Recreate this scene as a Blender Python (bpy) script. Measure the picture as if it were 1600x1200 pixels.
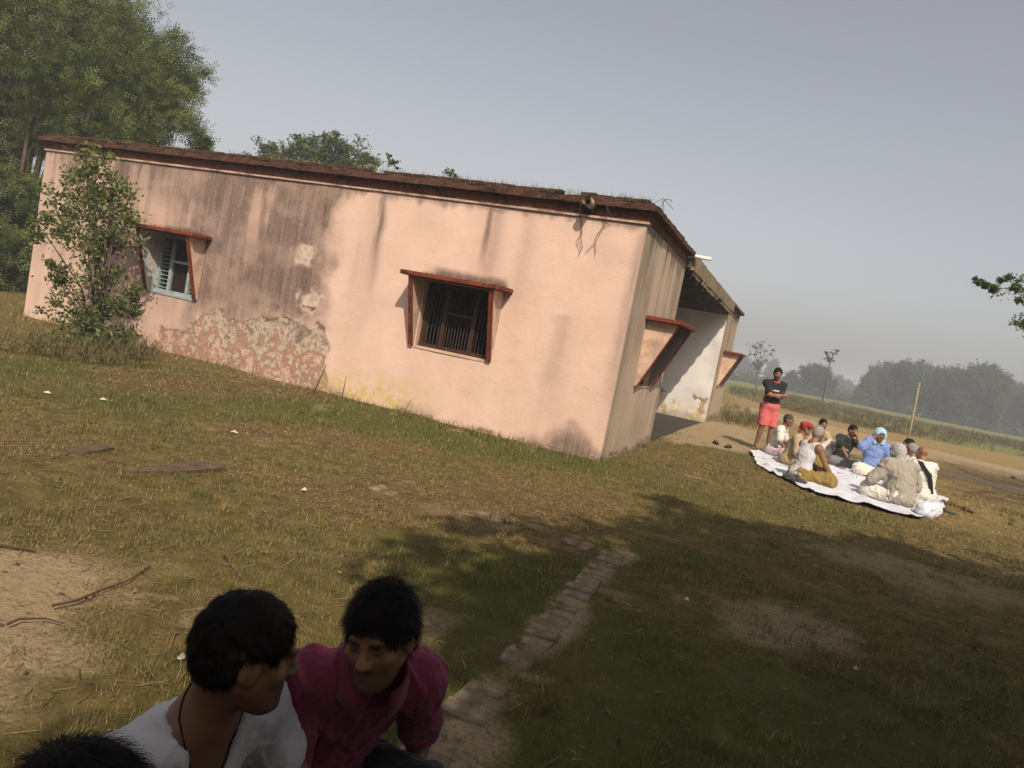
import bpy, math, random
import numpy as np
from mathutils import Matrix, Vector

SC = bpy.context.scene
for _o in list(bpy.data.objects): bpy.data.objects.remove(_o)
COL = SC.collection
rad = math.radians

# ------------------------------------------------------------------ camera
CAMP = np.array([2.198, -9.176, 1.48])
FPX = 1122.8                                   # focal length in photo pixels (photo is 1600 x 1200)
ROLL, PITCH, YAW = rad(10.871), rad(4.227), rad(-21.51)
cF = np.array([math.sin(YAW)*math.cos(PITCH), math.cos(YAW)*math.cos(PITCH), -math.sin(PITCH)])
_R0 = np.array([math.cos(YAW), -math.sin(YAW), 0.0]); _U0 = np.cross(_R0, cF)
cR = math.cos(ROLL)*_R0 + math.sin(ROLL)*_U0
cU = -math.sin(ROLL)*_R0 + math.cos(ROLL)*_U0
cam_d = bpy.data.cameras.new('camera'); cam = bpy.data.objects.new('camera', cam_d); COL.objects.link(cam)
cam_d.sensor_width = 36.0; cam_d.lens = 36.0*FPX/1600.0; cam_d.clip_start = 0.05; cam_d.clip_end = 4000
cam.matrix_world = Matrix([[cR[0], cU[0], -cF[0], CAMP[0]], [cR[1], cU[1], -cF[1], CAMP[1]], [cR[2], cU[2], -cF[2], CAMP[2]], [0, 0, 0, 1]])
SC.camera = cam

# ------------------------------------------------------------------ light
SUN_AZ, SUN_EL = rad(30), rad(45)              # azimuth from -y towards +x
SUN = np.array([math.sin(SUN_AZ)*math.cos(SUN_EL), -math.cos(SUN_AZ)*math.cos(SUN_EL), math.sin(SUN_EL)])
world = bpy.data.worlds.new('World'); SC.world = world; world.use_nodes = True
wn = world.node_tree; bg = wn.nodes['Background']
sky = wn.nodes.new('ShaderNodeTexSky'); sky.sky_type = 'NISHITA'; sky.sun_disc = False
sky.sun_elevation = SUN_EL; sky.sun_rotation = math.pi - SUN_AZ
sky.altitude = 60; sky.air_density = 1.0; sky.dust_density = 3.6; sky.ozone_density = 1.5
hsv = wn.nodes.new('ShaderNodeHueSaturation'); hsv.inputs['Saturation'].default_value = 0.43
tint = wn.nodes.new('ShaderNodeMix'); tint.data_type = 'RGBA'; tint.blend_type = 'MULTIPLY'; tint.inputs[0].default_value = 1.0; tint.inputs[7].default_value = (1.05, .99, .935, 1)
wn.links.new(sky.outputs[0], hsv.inputs['Color']); wn.links.new(hsv.outputs[0], tint.inputs[6]); wn.links.new(tint.outputs[2], bg.inputs['Color'])
bg.inputs['Strength'].default_value = 0.135
sun_d = bpy.data.lights.new('sun', 'SUN'); sun_d.energy = 4.9; sun_d.angle = rad(0.6); sun_d.color = (1.0, 0.865, 0.68)
sun_o = bpy.data.objects.new('sun', sun_d); COL.objects.link(sun_o)
sun_o.rotation_euler = Vector(SUN).to_track_quat('Z', 'Y').to_euler(); sun_o.location = (6, -20, 20)
SC.view_settings.view_transform = 'Standard'; SC.view_settings.look = 'None'
SC.view_settings.exposure = 0.0; SC.view_settings.gamma = 1.0
SC.cycles.use_denoising = True; SC.cycles.volume_bounces = 0; SC.cycles.max_bounces = 8
SC.cycles.transparent_max_bounces = 8

# ------------------------------------------------------------------ pixel -> place
def rayd(px, py): return cF + (px-800)/FPX*cR - (py-600)/FPX*cU
def G(px, py, z=0.0):
    d = rayd(px, py); t = (z-CAMP[2])/d[2]; return CAMP + d*t
def W(px, py, depth): return CAMP + rayd(px, py)*depth
def PL(px, py, axis, val):
    d = rayd(px, py); t = (val-CAMP[axis])/d[axis]; return CAMP + d*t

# ------------------------------------------------------------------ numpy noise
def _hash(ix, iy, iz, seed):
    h = (ix.astype(np.uint32)*np.uint32(374761393) + iy.astype(np.uint32)*np.uint32(668265263)
         + iz.astype(np.uint32)*np.uint32(2147483647) + np.uint32((seed*1274126177) & 0xffffffff))
    h = (h ^ (h >> np.uint32(13)))*np.uint32(1274126177)
    h = h ^ (h >> np.uint32(16))
    return (h & np.uint32(0xffffff)).astype(np.float64)/float(0xffffff)
def vnoise(x, y, z=None, seed=0):
    x = np.asarray(x, float); y = np.asarray(y, float)
    z = np.zeros_like(x) if z is None else np.asarray(z, float)
    x, y, z = np.broadcast_arrays(x, y, z)
    i, j, k = np.floor(x).astype(np.int64), np.floor(y).astype(np.int64), np.floor(z).astype(np.int64)
    fx, fy, fz = x-i, y-j, z-k
    fx, fy, fz = fx*fx*(3-2*fx), fy*fy*(3-2*fy), fz*fz*(3-2*fz)
    r = 0
    for a in (0, 1):
        for b in (0, 1):
            for c in (0, 1):
                w = (fx if a else 1-fx)*(fy if b else 1-fy)*(fz if c else 1-fz)
                r = r + w*_hash(i+a, j+b, k+c, seed)
    return r
def fbm(x, y, z=None, octv=4, seed=0, gain=0.5):
    r = 0; a = 1.0; s = 0; f = 1.0
    for o in range(octv):
        r = r + a*vnoise(np.asarray(x)*f, np.asarray(y)*f, None if z is None else np.asarray(z)*f, seed+o*17); s += a; a *= gain; f *= 2.03
    return r/s
def sstep(a, b, x):
    t = np.clip((np.asarray(x, float)-a)/(b-a), 0, 1); return t*t*(3-2*t)
def poly_sd(px, py, poly):
    """signed distance of points to a polygon (negative inside)"""
    poly = np.asarray(poly, float); n = len(poly); d2 = np.full(np.shape(px), 1e18); ins = np.zeros(np.shape(px), bool)
    for i in range(n):
        a, b = poly[i], poly[(i+1) % n]; e = b-a; wx, wy = px-a[0], py-a[1]
        t = np.clip((wx*e[0]+wy*e[1])/(e@e+1e-12), 0, 1)
        d2 = np.minimum(d2, (wx-t*e[0])**2+(wy-t*e[1])**2)
        c = ((a[1] > py) != (b[1] > py)) & (px < (b[0]-a[0])*(py-a[1])/((b[1]-a[1]) if abs(b[1]-a[1]) > 1e-12 else 1e-12)+a[0])
        ins ^= c
    d = np.sqrt(d2); return np.where(ins, -d, d)
def gpoly(pts): return np.array([G(*p)[:2] for p in pts])

# ------------------------------------------------------------------ mesh helpers
def mesh_np(name, V, F, smooth=False, col=None):
    me = bpy.data.meshes.new(name); me.from_pydata(np.asarray(V, np.float32), [], F)
    if smooth: me.shade_smooth()
    if col is not None:
        a = me.attributes.new('col', 'FLOAT_COLOR', 'POINT')
        c = np.ones((len(V), 4), np.float32); c[:, :col.shape[1]] = col; a.data.foreach_set('color', c.ravel())
    return me
def link(name, me, mat=None, parent=None, loc=None):
    o = bpy.data.objects.new(name, me); COL.objects.link(o)
    if mat is not None: me.materials.clear(); me.materials.append(mat)
    if parent is not None: o.parent = parent
    if loc is not None: o.location = loc
    return o
def empty(name, loc=(0, 0, 0), parent=None):
    o = bpy.data.objects.new(name, None); COL.objects.link(o); o.location = loc; o.empty_display_size = 0.2
    if parent is not None: o.parent = parent
    return o
def tag(o, label=None, cat=None, group=None, kind=None):
    for k, v in (('label', label), ('category', cat), ('group', group), ('kind', kind)):
        if v: o[k] = v
    return o
class MB:
    """collects boxes, tubes and prisms into one mesh"""
    def __init__(s): s.v = []; s.f = []; s.n = 0
    def add(s, V, F):
        s.v.append(np.asarray(V, float)); s.f += [tuple(i+s.n for i in f) for f in F]; s.n += len(V); return s
    def box(s, lo, hi, jit=0, rng=None, bev=0.0):
        (x0, y0, z0), (x1, y1, z1) = lo, hi
        if bev > 0:
            V = []; b = bev
            for (zz, ins) in ((z0, b), (z0+b, 0), (z1-b, 0), (z1, b)):
                for (xx, yy) in ((x0, y0), (x1, y0), (x1, y1), (x0, y1)):
                    cx, cy = (1 if xx == x0 else -1), (1 if yy == y0 else -1)
                    V.append((xx+cx*ins, yy+cy*ins, zz))
            F = [(3, 2, 1, 0), (12, 13, 14, 15)]
            for L in range(3):
                for i in range(4): F.append((L*4+i, L*4+(i+1) % 4, L*4+4+(i+1) % 4, L*4+4+i))
        else:
            V = [(x0, y0, z0), (x1, y0, z0), (x1, y1, z0), (x0, y1, z0), (x0, y0, z1), (x1, y0, z1), (x1, y1, z1), (x0, y1, z1)]
            F = [(3, 2, 1, 0), (4, 5, 6, 7), (0, 1, 5, 4), (1, 2, 6, 5), (2, 3, 7, 6), (3, 0, 4, 7)]
        V = np.array(V, float)
        if jit: V = V + (rng.random(V.shape)-.5)*2*jit
        return s.add(V, F)
    def tube(s, pts, rads, n=8, cap=True):
        pts = [np.asarray(p, float) for p in pts]; m = len(pts); V = []; F = []
        if np.isscalar(rads): rads = [rads]*m
        up = None
        for i, p in enumerate(pts):
            t = pts[min(i+1, m-1)]-pts[max(i-1, 0)]; t = t/(np.linalg.norm(t)+1e-9)
            if up is None: up = np.array([0, 0, 1.0]) if abs(t[2]) < .9 else np.array([1.0, 0, 0])
            a = np.cross(up, t); a /= np.linalg.norm(a)+1e-9; b = np.cross(t, a); up = b
            for k in range(n):
                th = 2*math.pi*k/n; V.append(p+rads[i]*(math.cos(th)*a+math.sin(th)*b))
        for i in range(m-1):
            for k in range(n): F.append((i*n+k, i*n+(k+1) % n, (i+1)*n+(k+1) % n, (i+1)*n+k))
        if cap: F.append(tuple(range(n-1, -1, -1))); F.append(tuple(range((m-1)*n, m*n)))
        return s.add(V, F)
    def prism(s, poly, axis, a, b):
        """poly in the two other axes (in order), extruded along axis from a to b"""
        n = len(poly); V = []
        for w in (a, b):
            for (p, q) in poly:
                v = [p, q]; v.insert(axis, w); V.append(v)
        F = [tuple(range(n))[::-1], tuple(range(n, 2*n))] + [(i, (i+1) % n, n+(i+1) % n, n+i) for i in range(n)]
        return s.add(V, F)
    def me(s, name, smooth=False):
        m = bpy.data.meshes.new(name); m.from_pydata([tuple(v) for v in np.concatenate(s.v)], [], s.f)
        if smooth: m.shade_smooth()
        import bmesh
        b = bmesh.new(); b.from_mesh(m); bmesh.ops.recalc_face_normals(b, faces=b.faces); b.to_mesh(m); b.free()
        return m
    def build(s, name, mat, parent=None, smooth=False, loc=None): return link(name, s.me(name, smooth), mat, parent, loc)

# ------------------------------------------------------------------ materials
class NT:
    def __init__(s, name):
        s.m = bpy.data.materials.new(name); s.m.use_nodes = True; s.t = s.m.node_tree; s.n = s.t.nodes
        s.p = s.n['Principled BSDF']; s.out = s.n['Material Output']
    def new(s, t, **kw):
        n = s.n.new(t)
        for k, v in kw.items(): setattr(n, k, v)
        return n
    def lk(s, a, b): s.t.links.new(a, b)
    def coord(s, scale=(1, 1, 1), which='Object'):
        tc = s.new('ShaderNodeTexCoord'); mp = s.new('ShaderNodeMapping'); mp.inputs['Scale'].default_value = scale
        s.lk(tc.outputs[which], mp.inputs['Vector']); return mp.outputs[0]
    def noise(s, vec, scale, detail=4, rough=.55, dist=0):
        n = s.new('ShaderNodeTexNoise'); n.inputs['Scale'].default_value = scale; n.inputs['Detail'].default_value = detail
        n.inputs['Roughness'].default_value = rough; n.inputs['Distortion'].default_value = dist; s.lk(vec, n.inputs['Vector']); return n.outputs['Fac']
    def ramp(s, fac, stops):
        r = s.new('ShaderNodeValToRGB'); e = r.color_ramp.elements
        while len(e) < len(stops): e.new(0.5)
        for i, (p, c) in enumerate(stops): e[i].position = p; e[i].color = (*c, 1) if len(c) == 3 else c
        s.lk(fac, r.inputs[0]); return r.outputs[0]
    def val(s, x):
        v = s.new('ShaderNodeValue'); v.outputs[0].default_value = x; return v.outputs[0]
    def math(s, op, a, b=None, c=None, clamp=False):
        n = s.new('ShaderNodeMath', operation=op); n.use_clamp = clamp
        for i, x in enumerate((a, b, c)):
            if x is None: continue
            if isinstance(x, (int, float)): n.inputs[i].default_value = x
            else: s.lk(x, n.inputs[i])
        return n.outputs[0]
    def mix(s, fac, a, b, blend='MIX'):
        n = s.new('ShaderNodeMix', data_type='RGBA', blend_type=blend)
        for sock, x in ((n.inputs[0], fac), (n.inputs[6], a), (n.inputs[7], b)):
            if isinstance(x, (int, float)): sock.default_value = x
            elif isinstance(x, tuple): sock.default_value = (*x, 1) if len(x) == 3 else x
            else: s.lk(x, sock)
        return n.outputs[2]
    def attr(s, name='col'):
        a = s.new('ShaderNodeAttribute'); a.attribute_name = name
        sep = s.new('ShaderNodeSeparateColor'); s.lk(a.outputs['Color'], sep.inputs[0]); return a, sep.outputs
    def bump(s, h, strength=.3, dist=.01):
        b = s.new('ShaderNodeBump'); b.inputs['Strength'].default_value = strength; b.inputs['Distance'].default_value = dist
        s.lk(h, b.inputs['Height']); s.lk(b.outputs[0], s.p.inputs['Normal'])
    def base(s, c, rough=.85, spec=.2):
        if isinstance(c, tuple): s.p.inputs['Base Color'].default_value = (*c, 1)
        else: s.lk(c, s.p.inputs['Base Color'])
        s.p.inputs['Roughness'].default_value = rough; s.p.inputs['Specular IOR Level'].default_value = spec
        return s.m
def mat_plain(name, c, rough=.85, var=.25, scale=12, spec=.2, bump=0.0, bscale=60, dirt=None, dscale=4, which='Object'):
    t = NT(name); v = t.coord(which=which); n = t.noise(v, scale, 5)
    lo = tuple(x*(1-var) for x in c); hi = tuple(min(1, x*(1+var)) for x in c)
    col = t.ramp(n, [(.3, lo), (.7, hi)])
    if dirt:
        d = t.noise(v, dscale, 6, .65); col = t.mix(t.ramp(d, [(.48, (0, 0, 0)), (.66, (1, 1, 1))]), col, dirt)
    if bump: t.bump(t.noise(v, bscale, 4), bump, .01)
    return t.base(col, rough, spec)
# ================================================================== GROUND
P_sand = gpoly([(-250, 850), (0, 836), (110, 846), (190, 868), (245, 900), (235, 945), (150, 990), (120, 1060), (60, 1120), (-150, 1150)])
P_dirt1 = gpoly([(1060, 935), (1180, 930), (1340, 975), (1380, 1010), (1250, 1020), (1120, 985)])
P_dirt2 = gpoly([(1190, 830), (1330, 845), (1560, 910), (1600, 940), (1480, 935), (1300, 880)])
P_dirt3 = gpoly([(1030, 657), (1140, 655), (1210, 690), (1180, 712), (1110, 700), (1035, 690)])
P_gold = gpoly([(1128, 612), (1230, 642), (1330, 664), (1510, 697), (1640, 722), (1640, 800), (1560, 830), (1460, 812), (1440, 760), (1300, 700), (1140, 668)])
P_track1 = gpoly([(1134, 630), (1230, 648), (1330, 673), (1600, 736), (1640, 746), (1640, 760), (1330, 688), (1230, 660), (1134, 640)])
P_track2 = gpoly([(1190, 676), (1300, 694), (1640, 772), (1640, 780), (1300, 704), (1190, 684)])
P_field = np.array([(-30., 60.), (3.5, 44.), (16., 26.), (60., 30.), (200., 160.), (100., 600.), (-200., 600.)])
P_litter1 = gpoly([(630, 750), (760, 752), (950, 800), (940, 815), (800, 806), (650, 778)])
P_litter2 = gpoly([(150, 575), (400, 590), (560, 615), (520, 630), (300, 618), (120, 600)])
P_litter3 = gpoly([(340, 660), (480, 668), (660, 700), (600, 712), (430, 700), (350, 680)])
P_lush = gpoly([(-100, 560), (230, 566), (560, 625), (940, 728), (940, 745), (560, 668), (200, 596), (-100, 588)])
P_edge = gpoly([(935, 868), (985, 866), (780, 1120), (690, 1240), (590, 1240), (730, 1080)])
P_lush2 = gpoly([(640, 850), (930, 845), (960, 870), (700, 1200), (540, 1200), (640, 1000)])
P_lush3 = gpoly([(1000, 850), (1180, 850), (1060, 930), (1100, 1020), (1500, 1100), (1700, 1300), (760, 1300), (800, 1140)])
P_edge2 = gpoly([(425, 724), (620, 764), (950, 860), (920, 872), (600, 778), (420, 735)])
def zones(x, y):
    n1 = fbm(x*1.3, y*1.3, octv=4, seed=3)-.5; n2 = fbm(x*5, y*5, octv=3, seed=9)-.5; n3 = fbm(x*.35, y*.35, octv=3, seed=21)-.5
    def m(poly, feather, wob=.5): return sstep(feather, -feather, poly_sd(x, y, poly)+n1*wob*1.6+n2*wob*.6)
    bare = m(P_sand, .28, .5)
    bare = np.maximum(bare, .62*m(P_dirt1, .4, .8)); bare = np.maximum(bare, .55*m(P_dirt2, .5, .9))
    bare = np.maximum(bare, .8*m(P_dirt3, .4, .5))
    bare = np.maximum(bare, .9*m(P_track1, .5, .9)); bare = np.maximum(bare, .8*m(P_track2, .35, .6))
    bare = np.maximum(bare, .55*sstep(.2, .34, n1+n2*.4))
    bare = np.maximum(bare, .85*m(P_edge, .12, .22)); bare = np.maximum(bare, .42*m(P_edge2, .1, .6))
    gold = m(P_gold, 1.2, 1.2)
    dry = np.maximum.reduce([.9*m(P_litter1, .25, .5), .8*m(P_litter2, .25, .5), .8*m(P_litter3, .2, .5), sstep(.02, .3, n3+n1*.5)*.75])
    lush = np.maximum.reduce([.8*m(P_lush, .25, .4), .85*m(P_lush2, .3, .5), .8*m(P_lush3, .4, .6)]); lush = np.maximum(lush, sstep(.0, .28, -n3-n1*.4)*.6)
    field = sstep(3, -3, poly_sd(x, y, P_field)+n3*8)
    return bare, dry, lush, gold, field
def graded(c, fine, half, far, g):
    a = [0.0]
    while a[-1] < far:
        d = a[-1]; a.append(d+(fine if d < half else fine+(d-half)*g))
    return np.array(a)
gx = np.concatenate([-graded(0, .075, 5.5, 560, .055)[::-1][:-1]+1.0, graded(0, .075, 5.5, 560, .055)+1.0])
gy = np.concatenate([-graded(0, .2, 3, 60, .3)[::-1][:-1]-8.6, graded(0, .075, 12, 620, .03)-8.6])
GX, GY = np.meshgrid(gx, gy, indexing='ij')
def ground_z(x, y):
    near = sstep(40, 15, np.hypot(x-2, y+4))
    return near*((fbm(x*1.1, y*1.1, octv=3, seed=5)-.5)*.05 + (fbm(x*6, y*6, octv=3, seed=6)-.5)*.022) + (1-near)*(fbm(x*.2, y*.2, octv=3, seed=7)-.5)*.12*sstep(20, 45, np.hypot(x-2, y+4))
GZ = ground_z(GX, GY)
inside = (GX < -.1) & (GX > -11.4) & (GY > .1) & (GY < 14.5)
GZ = np.where(inside, -.06, GZ)
V = np.stack([GX, GY, GZ], -1).reshape(-1, 3); nx_, ny_ = GX.shape
I = np.arange(nx_*ny_).reshape(nx_, ny_)
Fq = np.stack([I[:-1, :-1], I[1:, :-1], I[1:, 1:], I[:-1, 1:]], -1).reshape(-1, 4)
zb = zones(V[:, 0], V[:, 1])
t = NT('ground_soil_and_turf'); v = t.coord(); a, ch = t.attr('col')
n_big = t.noise(v, .9, 5, .6); n_mid = t.noise(v, 6, 6, .65); n_fine = t.noise(v, 45, 5, .7)
vor = t.new('ShaderNodeTexVoronoi'); vor.inputs['Scale'].default_value = 30; t.lk(v, vor.inputs['Vector'])
turf = t.ramp(n_mid, [(.25, (.055, .05, .014)), (.5, (.12, .094, .034)), (.75, (.20, .145, .060))])
drygr = t.ramp(n_fine, [(.2, (.055, .030, .013)), (.5, (.13, .080, .037)), (.85, (.25, .165, .085))])
soil = t.ramp(n_fine, [(.2, (.18, .13, .075)), (.6, (.34, .255, .155)), (.9, (.42, .33, .21))])
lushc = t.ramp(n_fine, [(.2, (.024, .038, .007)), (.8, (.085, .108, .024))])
goldc = t.ramp(n_mid, [(.25, (.17, .115, .045)), (.8, (.36, .255, .115))])
fieldc = t.ramp(n_big, [(.3, (.09, .11, .030)), (.55, (.15, .155, .045)), (.8, (.22, .19, .07))])
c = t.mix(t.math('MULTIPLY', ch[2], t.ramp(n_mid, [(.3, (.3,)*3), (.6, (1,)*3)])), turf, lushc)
c = t.mix(t.math('MULTIPLY', ch[1], t.ramp(n_mid, [(.35, (.4,)*3), (.6, (1,)*3)])), c, drygr)
ag, chg = t.attr('col2')
c = t.mix(chg[1], c, fieldc); c = t.mix(t.math('MULTIPLY', chg[0], .85), c, goldc)
bm = t.math('ADD', ch[0], t.math('MULTIPLY', t.math('SUBTRACT', n_fine, .5), .7), clamp=True)
c = t.mix(t.math('MULTIPLY', t.ramp(bm, [(.25, (0,)*3), (.75, (1,)*3)]), t.math('GREATER_THAN', ch[0], .02)), c, soil)
t.bump(t.math('ADD', n_fine, t.math('MULTIPLY', n_mid, 1.5)), .9, .02)
M_ground = t.base(c, .95, .1)
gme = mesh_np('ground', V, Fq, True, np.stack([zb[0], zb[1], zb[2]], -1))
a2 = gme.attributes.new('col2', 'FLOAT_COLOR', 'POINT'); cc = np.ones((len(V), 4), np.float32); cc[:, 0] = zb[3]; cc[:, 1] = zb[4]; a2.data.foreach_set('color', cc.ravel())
tag(link('ground', gme, M_ground), kind='structure')

# ================================================================== BUILDING
XL, YB1, YB2, YB3, HW = -11.45, 3.33, 11.17, 14.57, 3.13
def mat_wall(name, pink, hi, mould=(.115, .080, .066), white=False):
    t = NT(name); v = t.coord(); a, ch = t.attr('col')
    n1 = t.noise(v, 1.6, 6, .6); n2 = t.noise(v, 22, 5, .7); n3 = t.noise(v, 7, 6, .7, .6)
    vs = t.coord((9, 9, .55)); st = t.noise(vs, 1.6, 5, .65)
    c = t.ramp(n1, [(.3, pink), (.72, hi)])
    c = t.mix(t.math('MULTIPLY', t.ramp(n2, [(.5, (0,)*3), (.8, (1,)*3)]), .18), c, tuple(x*.62 for x in pink))
    # lost plaster: cement render, then brick red and lime white scabs
    n4 = t.noise(v, 3.4, 9, .72, .15); sx = t.new('ShaderNodeSeparateXYZ'); t.lk(v, sx.inputs[0])
    cem = t.ramp(t.math('SUBTRACT', t.math('ADD', n4, .10), t.math('MULTIPLY', sx.outputs[2], .17)), [(.28, (.13, .095, .072)), (.40, (.22, .165, .125)), (.47, (.55, .44, .35)), (.50, (.27, .20, .15)), (.55, (.33, .18, .125)), (.60, (.42, .26, .19)), (.63, (.58, .47, .38)), (.67, (.36, .19, .135)), (.74, (.27, .19, .145)), (.82, (.33, .165, .115))])
    cem = t.mix(t.math('GREATER_THAN', sx.outputs[2], 1.25), cem, t.ramp(n2, [(.35, (.36, .25, .20)), (.5, (.62, .50, .42))]))
    pe = t.ramp(t.math('ADD', ch[1], t.math('MULTIPLY', t.math('SUBTRACT', n3, .5), .35)), [(.44, (0,)*3), (.52, (1,)*3)])
    c = t.mix(pe, c, cem)
    c = t.mix(t.math('MULTIPLY', ch[2], t.ramp(n3, [(.42, (0,)*3), (.62, (1,)*3)])), c, (.50, .39, .13))
    mo = t.math('MULTIPLY', ch[0], t.ramp(t.math('ADD', t.math('MULTIPLY', st, .6), t.math('MULTIPLY', n2, .4)), [(.28, (.62,)*3), (.62, (1,)*3)]), clamp=True)
    c = t.mix(mo, c, mould)
    t.bump(t.math('ADD', n2, t.math('MULTIPLY', pe, -.6)), .35, .012)
    return t.base(c, .92, .12)
M_pink = mat_wall('pink_limewash_plaster', (.58, .405, .325), (.66, .475, .395))
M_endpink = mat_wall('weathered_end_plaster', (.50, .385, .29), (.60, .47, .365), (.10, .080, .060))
M_white = mat_wall('white_limewash_plaster', (.60, .58, .57), (.68, .65, .63))
def mat_band(name, a, b, dark):
    t = NT(name); v = t.coord(); n = t.noise(v, 3, 6, .65); n2 = t.noise(v, 25, 5, .7)
    c = t.ramp(n, [(.3, a), (.7, b)]); c = t.mix(t.ramp(t.math('ADD', t.math('MULTIPLY', n, .5), t.math('MULTIPLY', n2, .5)), [(.46, (0,)*3), (.6, (1,)*3)]), c, dark)
    t.bump(n2, .5, .015); return t.base(c, .95, .1)
M_band = mat_band('red_oxide_cornice', (.070, .036, .027), (.125, .060, .043), (.020, .014, .012))
M_frieze = mat_band('mouldy_frieze', (.12, .05, .034), (.25, .105, .065), (.022, .015, .012))
M_redpaint = mat_band('red_oxide_paint', (.16, .040, .023), (.23, .060, .034), (.055, .022, .016))
M_coping = mat_band('old_coping_brick', (.065, .038, .026), (.12, .075, .05), (.022, .017, .013))
M_mossy = mat_band('mossy_fascia', (.20, .16, .10), (.33, .26, .17), (.055, .038, .025))
M_conc = mat_plain('grey_porch_concrete', (.10, .085, .072), .9, .3, 5)
M_hoodin = mat_plain('pale_hood_plaster', (.50, .50, .47), .9, .15, 8, bump=.2, dirt=(.30, .28, .25))
M_hoodpink = mat_plain('pink_hood_plaster', (.54, .37, .28), .9, .12, 6, bump=.2, dirt=(.32, .23, .18))
M_hoodshade = mat_plain('shaded_grey_hood_plaster', (.20, .175, .155), .9, .2, 8, bump=.2)  # grey plaster darkened so the far fin's colour carries the hood's shade
M_bluepaint = mat_plain('pale_blue_window_paint', (.29, .345, .36), .6, .15, 20, dirt=(.16, .20, .21))
M_brownwood = mat_plain('brown_window_wood', (.045, .022, .015), .6, .3, 20)
M_bar = mat_plain('iron_bar', (.045, .032, .025), .6, .3, 30)
M_pvc = mat_plain('white_pvc', (.72, .70, .66), .45, .06, 5)
M_clay = mat_plain('stone_ware_pipe', (.42, .33, .24), .8, .2, 14)
M_dark = mat_plain('dark_interior', (.05, .04, .035), .95, .2, 4)
M_mould = mat_plain('white_line_moulding', (.44, .31, .24), .9, .15, 6, dirt=(.13, .08, .06))

bld = empty('pink_building', (0, 0, 0))
tag(bld, 'old pink plastered single storey building with stained walls and red brown cornice', 'building')

def wall_grid(u0, u1, z0, z1, res, holes, func_col, to3, name, mat, parent=bld, disp=.004):
    us = np.unique(np.round(np.concatenate([np.linspace(u0, u1, max(2, int((u1-u0)/res)+1))]+[np.array(h[:2]) for h in holes]), 4))
    zs = np.unique(np.round(np.concatenate([np.linspace(z0, z1, max(2, int((z1-z0)/res)+1))]+[np.array(h[2:]) for h in holes]), 4))
    U, Z = np.meshgrid(us, zs, indexing='ij'); col = func_col(U, Z)
    d = (fbm(U*1.2, Z*1.2, octv=3, seed=31)-.5)*2*disp*2 + (fbm(U*9, Z*9, octv=2, seed=32)-.5)*disp
    pe = sstep(.42, .55, col[..., 1]+(fbm(U*7, Z*7, octv=3, seed=77)-.5)*.35)
    d = d - pe*.012*(.6+.8*fbm(U*14, Z*14, octv=2, seed=40))
    edge = np.minimum(np.minimum(U-u0, u1-U), np.minimum(Z-z0+.2, z1-Z)); d = d*sstep(0, .06, edge)
    for h in holes:
        dd = np.maximum(np.maximum(h[0]-U, U-h[1]), np.maximum(h[2]-Z, Z-h[3])); d = d*sstep(0, .05, dd)
    V = to3(U, Z, d).reshape(-1, 3); I = np.arange(U.size).reshape(U.shape)
    F = np.stack([I[:-1, :-1], I[1:, :-1], I[1:, 1:], I[:-1, 1:]], -1)
    cu, cz = (U[:-1, :-1]+U[1:, 1:])/2, (Z[:-1, :-1]+Z[1:, 1:])/2; keep = np.ones(cu.shape, bool)
    for h in holes: keep &= ~((cu > h[0]) & (cu < h[1]) & (cz > h[2]) & (cz < h[3]))
    return link(name, mesh_np(name, V, F[keep], True, col.reshape(-1, 3)), mat, parent)

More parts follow.
